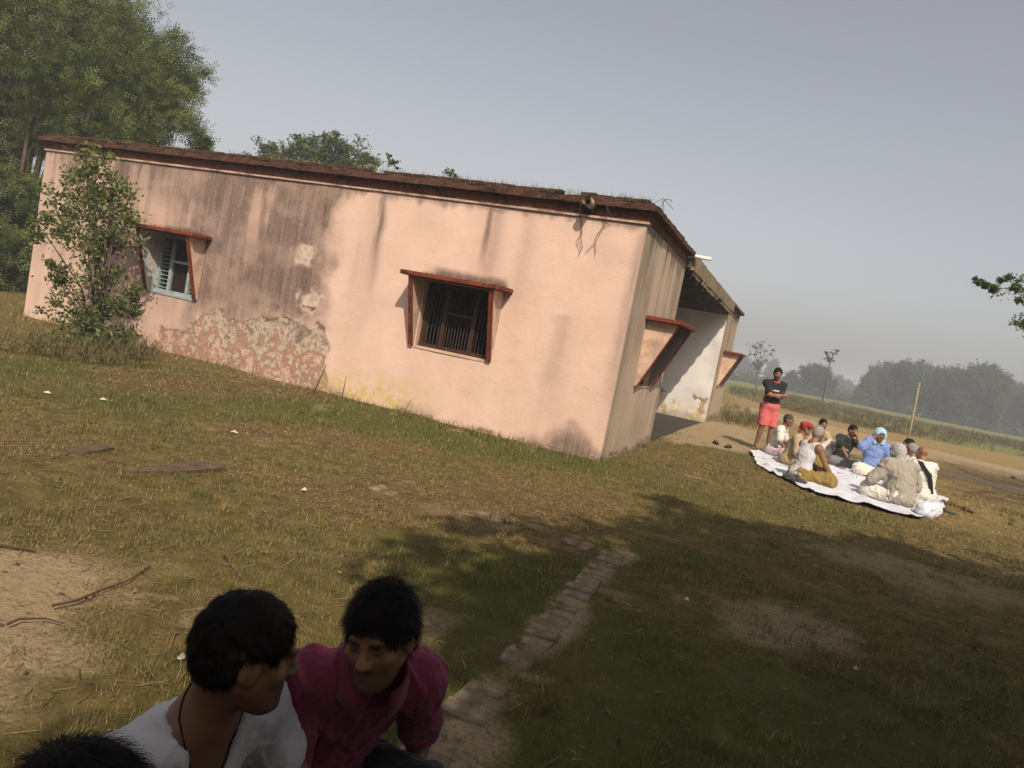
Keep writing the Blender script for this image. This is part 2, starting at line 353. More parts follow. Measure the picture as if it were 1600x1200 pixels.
# window openings on the long wall: (u0, u1, z0, z1)
WA = (-3.03, -1.86, 1.00, 1.96); WB = (-8.36, -7.33, .98, 1.98)
def col_front(u, z):
    s = np.zeros_like(u)
    n = fbm(u*1.1, z*1.1, octv=5, seed=50); ns = fbm(u*6, z*.5, octv=5, seed=51); nb = fbm(u*3, z*3, octv=5, seed=52, gain=.6)
    # weathered half left of x=-4.6
    edge = -4.55+(fbm(z*1.5, z*0, octv=3, seed=53)-.5)*.5+(3.1-z)*(-.02)
    left = sstep(edge+.20, edge-.38, u+(nb-.5)*.5)
    s = left*(np.clip(.58+.34*sstep(.3, .66, ns)+1.0*(n-.5), 0, 1)*(.45+.55*sstep(.3, 2.0, z)))
    s = np.maximum(s, left*(.30+.5*sstep(.35, .7, n))*sstep(-9.6, -7.2, u+(n-.5)*2)*sstep(.5, 1.2, z))
    s *= 1-.45*sstep(-7.2, -8.4, u)*sstep(3.2, 2.4, z)
    s = np.maximum(s, left*.95*sstep(2.55, 3.1, z+(ns-.5)*1.3))
    s = np.maximum(s, left*.85*sstep(-6.9, -5.6, u)*sstep(.8, 1.2, z)*(.30+.70*sstep(.38, .60, nb)))
    s = np.where(left > .02, np.clip(s*1.4, 0, 1)*(.78+.22*sstep(.33, .58, fbm(u*2.2, z*2.6, octv=5, seed=55, gain=.6))), s)
    s = np.maximum(s, left*.75*sstep(-7.4, -6.6, u)*sstep(1.9, .9, z+(n-.5)*1.2)*sstep(.38, .62, nb))
    # thin band of mould below the cornice all along
    s = np.maximum(s, .75*sstep(3.0, 3.13, z+(ns-.5)*.25))
    def streak(x0, w, ztop, zbot, amp, lean=.0):
        c_ = x0+lean*(ztop-z)+(fbm(z*3, z*0+x0, octv=2, seed=60)-.5)*.05
        return amp*np.exp(-((u-c_)/(w*(.7+.6*sstep(ztop, zbot, z))))**2)*sstep(zbot, zbot+.7*(ztop-zbot), z)*(z < ztop+.3)*(.55+.45*sstep(.3, .6, ns))
    for args in ((-3.98, .10, 3.13, 1.1, 1.0), (-4.1, .22, 3.13, .4, .42), (-2.22, .06, 3.13, 2.0, 1.0), (-2.12, .20, 3.13, 1.0, .42), (-1.6, .14, 3.1, 1.0, .25),
                 (-.85, .16, 1.5, .1, .42), (-.03, .10, 3.1, -.2, .6), (-3.2, .2, 3.1, 2.4, .12), (-.6, .3, 3.1, 2.2, .1)):
        s = np.maximum(s, streak(*args))
    s = np.maximum(s, .95*sstep(.34, .0, z+(n-.5)*.9+.25*np.abs(u+.5))*sstep(-1.5, -.9, u))
    s = np.maximum(s, .55*sstep(.2, .0, z+(n-.5)*.5)*sstep(.4, .62, nb))
    for (a0, a1, zt) in ((WA[0], WA[1], 2.02), (WB[0], WB[1], 2.03)):       # black growth over the window hoods
        s = np.maximum(s, .98*sstep(a0-.02, a0+.25, u)*sstep(a1+.16, a1, u)*sstep(.13, .0, np.abs(z-zt-.06)+(nb-.5)*.12))
    # lost plaster at the foot of the weathered half
    top = .55+.42*sstep(-7.6, -6.6, u)-.12*sstep(-6, -4.6, u)
    p = sstep(top+.10, top-.10, z+(n-.5)*.9+(nb-.5)*.6)*sstep(-8.6, -7.3, u+(n-.5)*1.6)*sstep(edge+.18, edge-.05, u)
    p = np.maximum(p, sstep(.5, .0, np.hypot((u+5.15)/.55, (z-2.0)/.42)+(nb-.5)*1.5)*.9)
    p = np.maximum(p, .8*sstep(.35, 0, np.hypot((u+5.05)/.8, (z-1.4)/.6)+(nb-.5)*2.2))
    p = np.maximum(p, sstep(.16, .02, z+(nb-.5)*.3)*sstep(.5, .6, nb)*.9)
    s = s*(1-.75*p)
    s = np.maximum(s, .8*np.exp(-((z-top-.0)/.10)**2)*sstep(-7.5, -7, u)*left*sstep(.35, .6, nb))
    y = sstep(.5, .1, z+(n-.5)*.5)*sstep(-4.7, -4.3, u)*sstep(-2.2, -3.2, u)
    return np.stack([np.clip(s, 0, 1), np.clip(p, 0, 1), np.clip(y, 0, 1)], -1)
wall_grid(XL, 0, -.12, HW+.05, .026, [WA, WB], col_front, lambda u, z, d: np.stack([u, -d, z], -1), 'wall', M_pink)
WE = (1.20, 2.25, 1.02, 1.98); WF = (12.2, 13.3, 1.02, 1.98)
def col_end(u, z):
    ns = fbm(u*7, z*.35, octv=5, seed=71); n = fbm(u*1.2, z*1.2, octv=4, seed=72); nb = fbm(u*4, z*4, octv=4, seed=73)
    s = .24+.55*sstep(.30, .70, .6*ns+.4*n)*(.42+.58*sstep(.8, 2.4, z+(n-.5)*2))
    c0 = np.minimum(np.abs(u), np.abs(u-YB2))
    s = np.maximum(s, .85*sstep(.75, .15, c0+(ns-.5)*.9)*(.6+.4*nb)*sstep(.02, .12, c0))
    s = np.maximum(s, .7*np.exp(-((u-3.2)/.12)**2)*(z < 1.2))
    s = np.maximum(s, .9*sstep(2.75, 3.1, z+(ns-.5)*.9)); s = np.maximum(s, .7*sstep(.28, 0, z+(n-.5)*.6))
    p = sstep(.14, .02, z+(nb-.5)*.3)*.9
    return np.stack([np.clip(s, 0, 1), np.clip(p, 0, 1), 0*s], -1)
wall_grid(0, YB1, -.12, HW+.05, .03, [WE], col_end, lambda u, z, d: np.stack([d, u, z], -1), 'wall', M_endpink)
wall_grid(YB2, YB3, -.12, HW+.05, .05, [WF], col_end, lambda u, z, d: np.stack([d, u, z], -1), 'wall', M_endpink)
def col_wh(u, z):
    n = fbm(u*1.5, z*1.5, octv=4, seed=81); nb = fbm(u*5, z*5, octv=4, seed=82)
    s = .25*sstep(.5, .8, n)+.5*sstep(.25, 0, z+(n-.5)*.4); p = .9*sstep(.6, .72, nb)*sstep(1.3, .7, z)
    y = sstep(.75, .2, z+(n-.5)*.8)
    return np.stack([np.clip(s, 0, 1), np.clip(p, 0, 1), y*.9], -1)
XP = -2.7
wall_grid(XP, 0, -.12, HW+.05, .05, [], col_wh, lambda u, z, d: np.stack([u, YB2-d, z], -1), 'wall', M_white)
wall_grid(XP, 0, -.12, HW+.05, .06, [], col_wh, lambda u, z, d: np.stack([u, YB1+d, z], -1), 'wall', M_white)
wall_grid(YB1, YB2, -.12, HW+.05, .08, [], col_wh, lambda u, z, d: np.stack([XP+d, u, z], -1), 'wall', M_white)
MB().box((XL, YB3-.25, -.1), (-.01, YB3, HW)).build('wall', M_endpink, bld)
MB().box((XL, .02, -.1), (XL+.25, YB3-.26, HW)).build('wall', M_endpink, bld)
MB().box((XL+.01, .03, -.055), (-.03, YB3-.03, -.03)).build('floor', M_dark, bld)
# roof slabs (L shape round the porch), porch slab a little lower
MB().box((XL-.02, .0, HW+.02), (XP, YB3, HW+.16)).build('roof', M_conc, bld)
MB().box((XP+.003, .0, HW+.02), (-.01, YB1, HW+.16)).build('roof', M_conc, bld)
MB().box((XP+.003, YB2, HW+.02), (-.01, YB3, HW+.16)).build('roof', M_conc, bld)
MB().box((XP+.003, YB1+.005, 3.10), (.07, YB2-.005, 3.26)).build('roof', M_conc, bld)
rng = np.random.default_rng(4)
def strip_run(name, mat, p0, p1, out, z0, z1, depth, seg=.12, wob=.012, parent=bld, back=.05):
    """a weathered moulding strip with an uneven outer edge, running p0 -> p1 (xy), projecting along out"""
    p0, p1, out = np.array(p0, float), np.array(p1, float), np.array(out, float); L = np.linalg.norm(p1-p0); n = max(2, int(L/seg)); V = []; F = []
    for i in range(n+1):
        q = p0+(p1-p0)*i/n; w = (rng.random(4)-.5)*2*wob
        for (o_, z_) in ((-back, z0), (depth+w[0], z0+w[1]*.5), (depth+w[2], z1+w[3]), (-back, z1+w[3]*.6)): V.append((*(q+out*o_), z_))
    for i in range(n):
        for k in range(4): F.append((i*4+k, i*4+(k+1) % 4, i*4+4+(k+1) % 4, i*4+4+k))
    F += [(3, 2, 1, 0), (n*4, n*4+1, n*4+2, n*4+3)]
    return MB().add(V, F).build(name, mat, parent)
FR = ((XL-.02, 0), (.0, 0), (0, -1)); E1 = ((0, 0.0), (0, YB1), (1, 0)); E2 = ((0, YB2), (0, YB3), (1, 0))
for k, (p0, p1, o_) in enumerate((FR, E1, E2)):
    ext = .0 if k else 0
    if k == 0:
        strip_run('moulding', M_mould, p0, (p1[0]+.03, 0), o_, HW-.005, HW+.022, .028, .4, .003)
        strip_run('frieze', M_frieze, p0, (p1[0]+.012, 0), o_, HW+.024, HW+.150, .012, .2, .004)
        strip_run('cornice', M_band, (p0[0]-.1, 0), (p1[0]+.12, 0), o_, HW+.152, HW+.225, .12, .1, .012)
        strip_run('parapet', M_band, (p0[0]-.05, 0), (p1[0]+.05, 0), o_, HW+.227, HW+.26, .045, .15, .014, back=.22)
    else:
        strip_run('frieze', M_frieze, (0, p0[1]+.003), p1, o_, HW+.024, HW+.150, .012, .2, .004)
        strip_run('cornice', M_band, (0, p0[1]+.003), (0, p1[1]+.1), o_, HW+.152, HW+.225, .118, .1, .012)
        strip_run('parapet', M_band, (0, p0[1]+.003), (0, p1[1]+.05), o_, HW+.227, HW+.26, .043, .15, .014, back=.22)
strip_run('fascia', M_mossy, (.07, YB1+.12), (.07, YB2-.03), (1, 0), 3.07, 3.33, .06, .12, .012)
# brick coping along the roof edge
def brick_mesh(L, Wd, H, seed):
    r = np.random.default_rng(seed); m = MB().box((-L/2, -Wd/2, 0), (L/2, Wd/2, H), .006, r, bev=.008); return m.me('brick')
cb = [brick_mesh(.225, .11, .055, i) for i in range(6)]
for m_ in cb: m_.materials.append(M_coping)
def coping(p0, p1, inset, z, miss=.12):
    p0, p1 = np.array(p0, float), np.array(p1, float); L = np.linalg.norm(p1-p0); d = (p1-p0)/L; ang = math.atan2(d[1], d[0]); s_ = .12
    while s_ < L-.12:
        if rng.random() > miss:
            o = bpy.data.objects.new('brick', cb[rng.integers(6)]); COL.objects.link(o); o.parent = bld
            q = p0+d*s_+np.array(inset)*(1+rng.normal()*.12); o.location = (q[0], q[1], z+rng.normal()*.004); o.rotation_euler = (rng.normal()*.02, rng.normal()*.02, ang+rng.normal()*.03)
        s_ += .238
coping((XL, 0), (0, 0), (0, .05), HW+.256)
coping((0, .14), (0, YB1), (-.05, 0), HW+.256)
coping((0, YB2), (0, YB3), (-.05, 0), HW+.256)
for i in range(30):
    yb = YB1+.30+i*.25
    if rng.random() > .12: MB().box((.075, yb-.055, 2.985+.02*rng.random()), (.118, yb+.055, 3.068), .004, rng, bev=.004).build('dentil', M_mossy, bld)
# porch beams showing under the slab
for i in range(9):
    yb = YB1+.45+i*.87
    MB().box((XP+.01, yb-.06, 2.95), (.05, yb+.06, 3.098), bev=.006).build('porch_beam', M_conc, bld)

front3 = lambda u, n, z: (u, -n, z)
end3 = lambda u, n, z: (n, u, z)
def hood_window(kind, u0, u1, z0, z1, to3, depth, style):
    """window with a flat red hood slab and two slanted side fins; (u along wall, n outward, z)"""
    def bx(mb, lo, hi, bev=0):
        a = np.array(to3(*lo)); b = np.array(to3(*hi)); mb.box(np.minimum(a, b), np.maximum(a, b), bev=bev); return mb
    fr = MB()
    fm = M_bluepaint if style == 'blue' else M_brownwood
    r = -.10; w_ = .055
    for (a, b, c_, d_) in ((u0, u0+w_, z0, z1), (u1-w_, u1, z0, z1), (u0+w_, u1-w_, z0, z0+w_), (u0+w_, u1-w_, z1-w_, z1)):
        bx(fr, (a, r-.06, c_), (b, r, d_))
    third = (u1-u0)/3.4
    for q in (u0+third, u1-third): bx(fr, (q-.03, r-.055, z0+w_), (q+.03, r+.004, z1-w_))
    zm = z0+(z1-z0)*.56; bx(fr, (u0+third+.03, r-.05, zm-.022), (u1-third-.03, r+.002, zm+.022))
    win = fr.build('window', fm, bld)
    rev = MB()                                         # reveal: jambs, sill, head
    for (a, b, c_, d_) in ((u0-.10, u0-.001, z0-.1, z1+.1), (u1+.001, u1+.10, z0-.1, z1+.1), (u0, u1, z0-.10, z0-.001), (u0, u1, z1+.001, z1+.1)):
        bx(rev, (a, -.26, c_), (b, -.012, d_))
    rev.build('reveal', M_hoodpink if style != 'blue' else M_hoodin, win)
    bx(MB(), (u0-.02, -.011, z0-.035), (u1+.02, .012, z0-.003)).build('sill', M_bluepaint if style == 'blue' else M_hoodpink, win)
    bar_v = None
    def bar(p, q, rad_=.0075): MB().tube([to3(*p), to3(*q)], rad_, 6).build('bar', M_bluepaint if style == 'blue' and p[2] == q[2] else M_bar, win)
    nb = 9
    for i in range(nb):
        uu = u0+third+.05+(u1-u0-2*third-.1)*i/(nb-1); bar((uu, r-.03, z0+w_), (uu, r-.03, z1-w_), .008)
    if style == 'blue':
        for s_ in (u0+w_, u1-third+.03):
            for i in range(12):
                zz = z0+.09+i*(z1-z0-.16)/12; bar((s_, r-.03, zz), (s_+third-w_-.03, r-.03, zz), .008)
    else:
        for s_ in (u0+w_, u1-third+.03):
            for i in range(5): uu = s_+.04+i*.058; bar((uu, r-.03, z0+w_), (uu, r-.03, z1-w_), .008)
    # interior blackness comes from the closed room behind
    bx(MB(), (u0-.20, .0, z1+.005), (u1+.20, depth+.05, z1+.068), .008).build('hood_slab', M_redpaint, win)
    for s_, uu in ((0, u0-.075), (1, u1+.015)):
        prof = [(-.0, z1+.003), (depth, z1+.003), (depth, z1-.03), (.055, z0+.01), (.0, z0-.0)]
        mb = MB(); V = [to3(q, n_, z_) for q in (uu, uu+.06) for (n_, z_) in prof]; n = len(prof)
        mb.add(V, [tuple(range(n)), tuple(range(2*n-1, n-1, -1))]+[(i, n+i, n+(i+1) % n, (i+1) % n) for i in range(n)])
        fin = mb.build('fin', (M_hoodshade if to3 is end3 and s_ else M_hoodpink) if (style != 'blue' or s_) else M_hoodin, win)
        e = MB(); off = .004                            # red painted front edge of the fin
        A = [(depth+off, z1+.0), (depth+off, z1-.03), (.055+off, z0+.0), (.045, z0-.004), (.05-.01, z0+.02), (depth-.012, z1-.03), (depth-.012, z1+.0)]
        V = [to3(q, n_, z_) for q in (uu-.004, uu+.064) for (n_, z_) in A]; n = len(A)
        e.add(V, [tuple(range(n)), tuple(range(2*n-1, n-1, -1))]+[(i, n+i, n+(i+1) % n, (i+1) % n) for i in range(n)])
        e.build('fin_edge', M_redpaint, win)
    return win
hood_window('near', *WA, front3, .37, 'brown')
hood_window('left', *WB, front3, .37, 'blue')
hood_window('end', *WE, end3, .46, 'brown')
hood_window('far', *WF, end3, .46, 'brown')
# drain pipes
pp = PL(919, 312, 1, -.22)
o = MB(); o.tube([(pp[0], -.26, HW+.155), (pp[0], .1, HW+.165)], .062, 16, cap=False).tube([(pp[0], -.26, HW+.155), (pp[0], .1, HW+.165)], .046, 16, cap=False)
ring = []
o.build('drain_pipe', M_clay, bld, True)
q = PL(1111, 405, 1, YB1+.02)
MB().tube([(-.1, YB1+.03, q[2]+.02), (q[0], YB1+.02, q[2])], .032, 12).build('drain_pipe', M_pvc, bld, True)['label'] = 'white plastic drain pipe'
# ================================================================== VEGETATION
def mat_leaf(name, dark, light, dry=(.16, .12, .04), trans=.35, rough=.6):
    t = NT(name); a, ch = t.attr('col')
    c = t.mix(ch[0], dark, light); c = t.mix(ch[1], c, dry)
    d = t.new('ShaderNodeBsdfDiffuse'); tr = t.new('ShaderNodeBsdfTranslucent'); mx = t.new('ShaderNodeMixShader'); mx.inputs[0].default_value = trans
    gl = t.new('ShaderNodeBsdfGlossy'); gl.inputs['Roughness'].default_value = rough; gl.inputs['Color'].default_value = (.6, .6, .55, 1); m2 = t.new('ShaderNodeMixShader'); m2.inputs[0].default_value = .05
    t.lk(c, d.inputs[0]); t.lk(c, tr.inputs[0]); t.lk(d.outputs[0], mx.inputs[1]); t.lk(tr.outputs[0], mx.inputs[2])
    t.lk(mx.outputs[0], m2.inputs[1]); t.lk(gl.outputs[0], m2.inputs[2]); t.lk(m2.outputs[0], t.out.inputs['Surface'])
    return t.m
M_leaf = mat_leaf('acacia_leaf', (.020, .040, .007), (.140, .168, .027), trans=.2)
M_leaf2 = mat_leaf('broad_leaf', (.028, .052, .012), (.125, .170, .035))
M_leaf3 = mat_leaf('far_leaf', (.030, .045, .016), (.065, .085, .028))
M_shrub = mat_leaf('shrub_leaf', (.038, .065, .014), (.17, .195, .045))
M_weed = mat_leaf('weed_stalk', (.05, .055, .018), (.13, .12, .04), (.20, .145, .065))
M_grass = mat_leaf('grass_blade', (.050, .062, .012), (.15, .150, .034), (.42, .295, .125), .3)
M_bark = mat_plain('bark', (.085, .062, .045), .95, .4, 14, bump=.6, bscale=40)
M_dryleaf = mat_leaf('fallen_leaf', (.10, .055, .025), (.24, .15, .075), (.34, .26, .16), .15)

def unit(v): return v/(np.linalg.norm(v, axis=-1, keepdims=True)+1e-9)
def leaves(pos, size, rng, aspect=.45, updir=None, n_side=4):
    """leaf-shaped quads (kite) at pos with random facing; returns V, F"""
    n = len(pos); ax = unit(rng.normal(size=(n, 3)) + (0 if updir is None else updir)); t = unit(np.cross(ax, rng.normal(size=(n, 3))))
    L = size*(.6+.8*rng.random((n, 1))); Wd = L*aspect
    V = np.stack([pos-ax*L*.5, pos+t*Wd*.5, pos+ax*L*.5, pos-t*Wd*.5], 1).reshape(-1, 3)
    return V, np.arange(n*4).reshape(n, 4)
def leafcol(n, rng, base=None, dry=.04, per=4):
    b = rng.random(n)*.7 if base is None else np.clip(base+rng.normal(size=n)*.18, 0, 1)
    d = (rng.random(n) < dry)*rng.random(n)
    return np.repeat(np.stack([b, d, 0*b], -1), per, 0)
def clump_points(lobes, rng, per_clump, dens, spread=1.0):
    """lobes: (c, (rx,ry,rz)); fills each ellipsoid's outer volume with uneven clumps; returns leaf points, clump centres, clump tone"""
    P, CC, T = [], [], []
    for c_, r_ in lobes:
        c_, r_ = np.array(c_, float), np.array(r_, float) if np.ndim(r_) else np.array([r_]*3, float)
        n = max(6, int(dens*(r_.prod())**(2/3)))
        u = unit(rng.normal(size=(n, 3))); s_ = .35+.72*rng.random((n, 1))**.55
        cc = c_+u*r_*s_*(1+.15*rng.normal(size=(n, 1)))
        for k in range(n):
            rr = spread*r_.mean()*(.16+.22*rng.random()); m = int(per_clump*(.5+rng.random()))
            q = rng.normal(size=(m, 3))*rr*np.array([.62, .62, .42]); P.append(cc[k]+q); T.append(np.full(m, .15+.65*rng.random())); CC.append(cc[k])
    return np.concatenate(P), np.array(CC), np.concatenate(T)
def tree_parts(lobes, base, trunk_r, rng, per_clump=70, dens=26, leaf=.09, aspect=.45, dry=.03, limbs=14, feather=0, zmin=-9):
    """returns (trunk mesh builder, crown V,F,col) in world coordinates"""
    pts, cc, tone = clump_points(lobes, rng, per_clump, dens)
    if feather:                                         # pinnate sprigs: each point grows a small feathered twig
        n = len(pts); cen = np.mean([np.array(l[0]) for l in lobes], 0)
        ax = unit(unit(pts-cen)+rng.normal(size=(n, 3))*.7+np.array([0, 0, -.1])); side = unit(np.cross(ax, rng.normal(size=(n, 3))))
        Vs = []; nl = feather
        for k in range(nl):
            s_ = (k//2+.4)/(nl/2)*leaf*3.0; sg = 1 if k % 2 else -1
            p = pts+ax*s_; tip = p+(side*sg*.9+ax*.45)*leaf*(.8+.4*rng.random((n, 1))); w_ = ax*leaf*.32
            Vs.append(np.stack([p, p+w_*.5+(tip-p)*.5, tip, p-w_*.5+(tip-p)*.5], 1))
        V = np.stack(Vs, 1).reshape(-1, 3); F = np.arange(len(V)).reshape(-1, 4); col = leafcol(n*nl, rng, np.repeat(tone, nl), dry)
    else:
        V, F = leaves(pts, leaf, rng, aspect); col = leafcol(len(pts), rng, tone, dry)
    base = np.array(base, float); top = np.mean([np.array(l[0]) for l in lobes], 0); mb = MB()
    lo = min(l[0][2]-np.max(l[1])*.6 for l in lobes); fork = base+(top-base)*np.array([.6, .6, 0]); fork[2] = max(base[2]+.6, min(lo, top[2]-.4)); 
    mid = (base+fork)/2+rng.normal(size=3)*trunk_r*.8; mid[2] = (base[2]+fork[2])/2
    mb.tube([base-np.array([0, 0, .1]), base+(mid-base)*.15, mid, fork], [trunk_r*1.35, trunk_r*1.05, trunk_r*.85, trunk_r*.7], 9)
    idx = [i for i in rng.permutation(len(cc)) if cc[i][2] > zmin][:limbs]
    for i in idx:
        e = cc[i]; m1 = fork+(e-fork)*.45+rng.normal(size=3)*.08*np.linalg.norm(e-fork)
        mb.tube([fork-np.array([0, 0, .1]), m1, e], [trunk_r*.5, trunk_r*.28, trunk_r*.07], 6)
    return mb, V, F, col
def tree(name, label, cat, lobes, base, trunk_r, seed, leafmat, group=None, **kw):
    rng = np.random.default_rng(seed); mb, V, F, col = tree_parts(lobes, base, trunk_r, rng, **kw)
    root = empty(name, base); tag(root, label, cat, group); b = np.array(base, float)
    mb.v = [v_-b for v_ in mb.v]; mb.build('trunk', M_bark, root, True)
    link('crown', mesh_np('crown', V-b, F, False, col), leafmat, root)
    return root
def lobe(px, py, depth, rpx, sq=.8): r = rpx/FPX*depth; return (W(px, py, depth), (r, r, r*sq))

# big acacia standing beyond the end of the building
LB = [lobe(70, 60, 21, 120), lobe(190, 95, 21, 85), lobe(235, 125, 20.5, 62), lobe(268, 170, 20, 34), lobe(130, 170, 20, 85), lobe(205, 190, 20, 65), lobe(285, 212, 20, 30),
      lobe(10, 150, 20, 100), lobe(-90, 60, 21, 150), lobe(-60, 250, 20, 110), lobe(10, 290, 19.5, 60), lobe(-40, 380, 19, 90), lobe(15, 390, 19, 42), lobe(140, 10, 22, 70), lobe(40, -60, 22, 110), lobe(-10, 450, 18.5, 45)]
g0 = G(20, 470); g0 = W(-20, 300, 20.5)[:2]
tree('acacia_tree', 'large dense feathery green acacia tree rising behind the end of the pink building', 'tree', LB, (g0[0], g0[1], 0), .28, 11, M_leaf, per_clump=60, dens=29, leaf=.105, feather=8, limbs=34)
# trees behind the roof
LR = [lobe(500, 228, 31, 34), lobe(470, 246, 31, 34), lobe(545, 243, 31, 32), lobe(575, 258, 31, 24), lobe(515, 262, 31, 45), lobe(520, 300, 31, 50)]
b_ = LR[4][0]; tree('neem_tree', 'leafy green tree top showing above the middle of the roof', 'tree', LR, (b_[0], b_[1], 0), .2, 12, M_leaf2, 'trees behind the roof', per_clump=60, dens=42, leaf=.17, aspect=.38, limbs=14)
LR = [lobe(415, 236, 33, 24), lobe(440, 250, 33, 25), lobe(400, 262, 33, 30), lobe(425, 300, 33, 40)]
b_ = LR[3][0]; tree('neem_tree', 'low tree top above the roof between the acacia and the taller tree', 'tree', LR, (b_[0], b_[1], 0), .16, 13, M_leaf2, 'trees behind the roof', per_clump=55, dens=40, leaf=.16, aspect=.38, limbs=10)
# shade tree behind the photographer: its crown stands where the shade on the turf comes from
def shade(px, py, h, z=0):
    g = G(px, py); return g+SUN*(h/SUN[2])
def sh(x, y, h, r, sq=.6): p = np.array([x, y, 0.])+SUN*(h/SUN[2]); return (p, (r, r, r*sq))
LS = [sh(2.15, -4.3, 5.6, 1.25), sh(2.1, -6.1, 5.4, 1.25), sh(3.3, -3.6, 6.0, 1.7), sh(4.8, -2.2, 6.2, 1.9), sh(4.0, -5.6, 6.6, 2.1), sh(6.4, -4.0, 6.6, 2.4), sh(6.5, -1.4, 6.0, 1.7), sh(2.4, -8.1, 5.6, 1.6),
      sh(5.0, -8.0, 6.8, 2.4), sh(1.7, -8.9, 5.2, 1.0), sh(3.2, -10.2, 6, 1.9), sh(7.6, -6.6, 6.4, 2.2), sh(8.4, -2.6, 6.0, 1.8), sh(3.2, -2.2, 5.7, 1.0), sh(1.35, -7.55, 5.0, .75), sh(.95, -4.1, 5.4, .75), sh(1.05, -5.3, 5.3, .6), sh(1.5, -3.2, 5.6, .8), sh(2.6, -2.2, 5.8, .8), sh(1.9, -2.3, 5.8, .7), sh(3.4, -1.2, 6.0, .8)]
tree('shade_tree', 'tall spreading shade tree behind the seated men casting shade on the turf', 'tree', LS, (7.4, -12.4, 0), .34, 21, M_leaf2, per_clump=70, dens=40, leaf=.17, aspect=.5, limbs=26)
# second shade tree to the right, its low twigs reach into the picture
g1 = G(1500, 735); 
LT = [sh(6.9, 13.5, 6.5, 2.2), sh(7.4, 9.8, 6.4, 2.1), sh(8.8, 12.0, 7.2, 2.4), sh(6.3, 7.0, 5.2, 1.3), sh(9.5, 8.5, 6.5, 2.2), sh(10.8, 15, 7, 2.2), sh(8.4, 16.5, 7.0, 2.0), sh(6.0, 11.2, 5.2, 1.2),
      lobe(1572, 446, 13, 20, .7), lobe(1602, 452, 13.2, 32, .7), lobe(1530, 447, 13, 13, .8), lobe(1550, 449, 13, 9, .8), lobe(1598, 505, 13.4, 18, .8), lobe(1650, 480, 13.6, 50)]
tree('neem_tree', 'tree whose low leafy twigs hang over the far edge of the turf', 'tree', LT, (11.6, 5.0, 0), .26, 22, M_leaf2, per_clump=85, dens=46, leaf=.078, aspect=.34, limbs=30, zmin=5.2)

_t = bpy.data.objects['neem_tree.002']; _o = np.array(_t.location)
MB().tube([W(1760, 500, 14)-_o, W(1640, 462, 13.5)-_o, W(1600, 460, 13.1)-_o, W(1578, 450, 13)-_o, W(1550, 452, 13)-_o, W(1532, 445, 13)-_o, W(1518, 449, 13)-_o], [.03, .013, .009, .007, .005, .004, .002], 6).tube([W(1660, 470, 13.6)-_o, W(1620, 492, 13.5)-_o, W(1585, 508, 13.4)-_o], [.018, .010, .004], 6).build('branch', M_bark, _t, True)
# distant trees: three built, the rest copied
rngd = np.random.default_rng(33)
# unseen dense tree added behind the photographer to dim skylight on the near men
LK = [((2.5, -14.5, 3.0), (2.2, 2.0, 1.8)), ((-.5, -14.0, 3.2), (2.2, 1.8, 1.8)), ((5.5, -14.5, 3.2), (2.2, 2, 2)), ((1.0, -15.0, 5.2), (2.5, 2, 1.8)), ((-3, -13.0, 2.6), (1.8, 1.8, 1.6)), ((8.0, -13.5, 3.2), (2.2, 2, 2.0)), ((8.5, -10, 3.0), (1.7, 1.7, 1.6))]
tree('sky_blocker_tree', 'dense low unseen tree added behind the photographer to block sky light on the men', 'tree', LK, (2.2, -15.2, 0), .3, 23, M_leaf2, per_clump=70, dens=46, leaf=.2, aspect=.4, limbs=20)
def far_proto(seed, h, wide, nl):
    rng = np.random.default_rng(seed); L = []
    for k in range(nl):
        a = rng.random()*6.28; r_ = wide*(.15+.5*rng.random()); L.append(((math.cos(a)*r_, math.sin(a)*r_, h*(.26+.50*rng.random())), (wide*.42, wide*.42, h*.2)))
    L.append(((0, 0, h*.80), (wide*.4, wide*.4, h*.18)))
    mb, V, F, col = tree_parts(L, (0, 0, 0), h*.028, rng, per_clump=20, dens=9*25/(wide*wide)**.66, leaf=.36, aspect=.6, limbs=10)
    return mb.me('trunk', True), mesh_np('crown', V, F, False, col)
protos = [far_proto(41, 10.5, 5.2, 9), far_proto(42, 9.5, 5.8, 10), far_proto(43, 11.0, 4.6, 8)]
for tm, cm in protos: tm.materials.append(M_bark); cm.materials.append(M_leaf3)
def far_tree(px, dist, top_py, label, k, wide=1.0, group='distant trees across the fields'):
    d = rayd(px, 0); # horizontal placing by column: use a ray on the horizon in that column
    hy = 516+ (px-800)*.1915; r = rayd(px, hy); r = r/math.hypot(r[0], r[1]); p = CAMP+r*dist
    h = (hy-top_py)/FPX*dist*1.0+CAMP[2]; H0 = (10.5, 9.5, 11.0)[k]; s_ = h/(H0*.98)*(.93+.13*rngd.random()); wide = wide*.74
    root = empty('distant_tree', (p[0], p[1], 0)); tag(root, label, 'tree', group)
    root.scale = (s_*wide, s_*wide, s_); root.rotation_euler = (0, 0, rngd.random()*6.28)
    for nm, me in (('trunk', protos[k][0]), ('crown', protos[k][1])):
        o = bpy.data.objects.new(nm, me); COL.objects.link(o); o.parent = root
    return root
wood = 'hazy dark green tree in the long grove beyond the fields behind the bamboo pole'
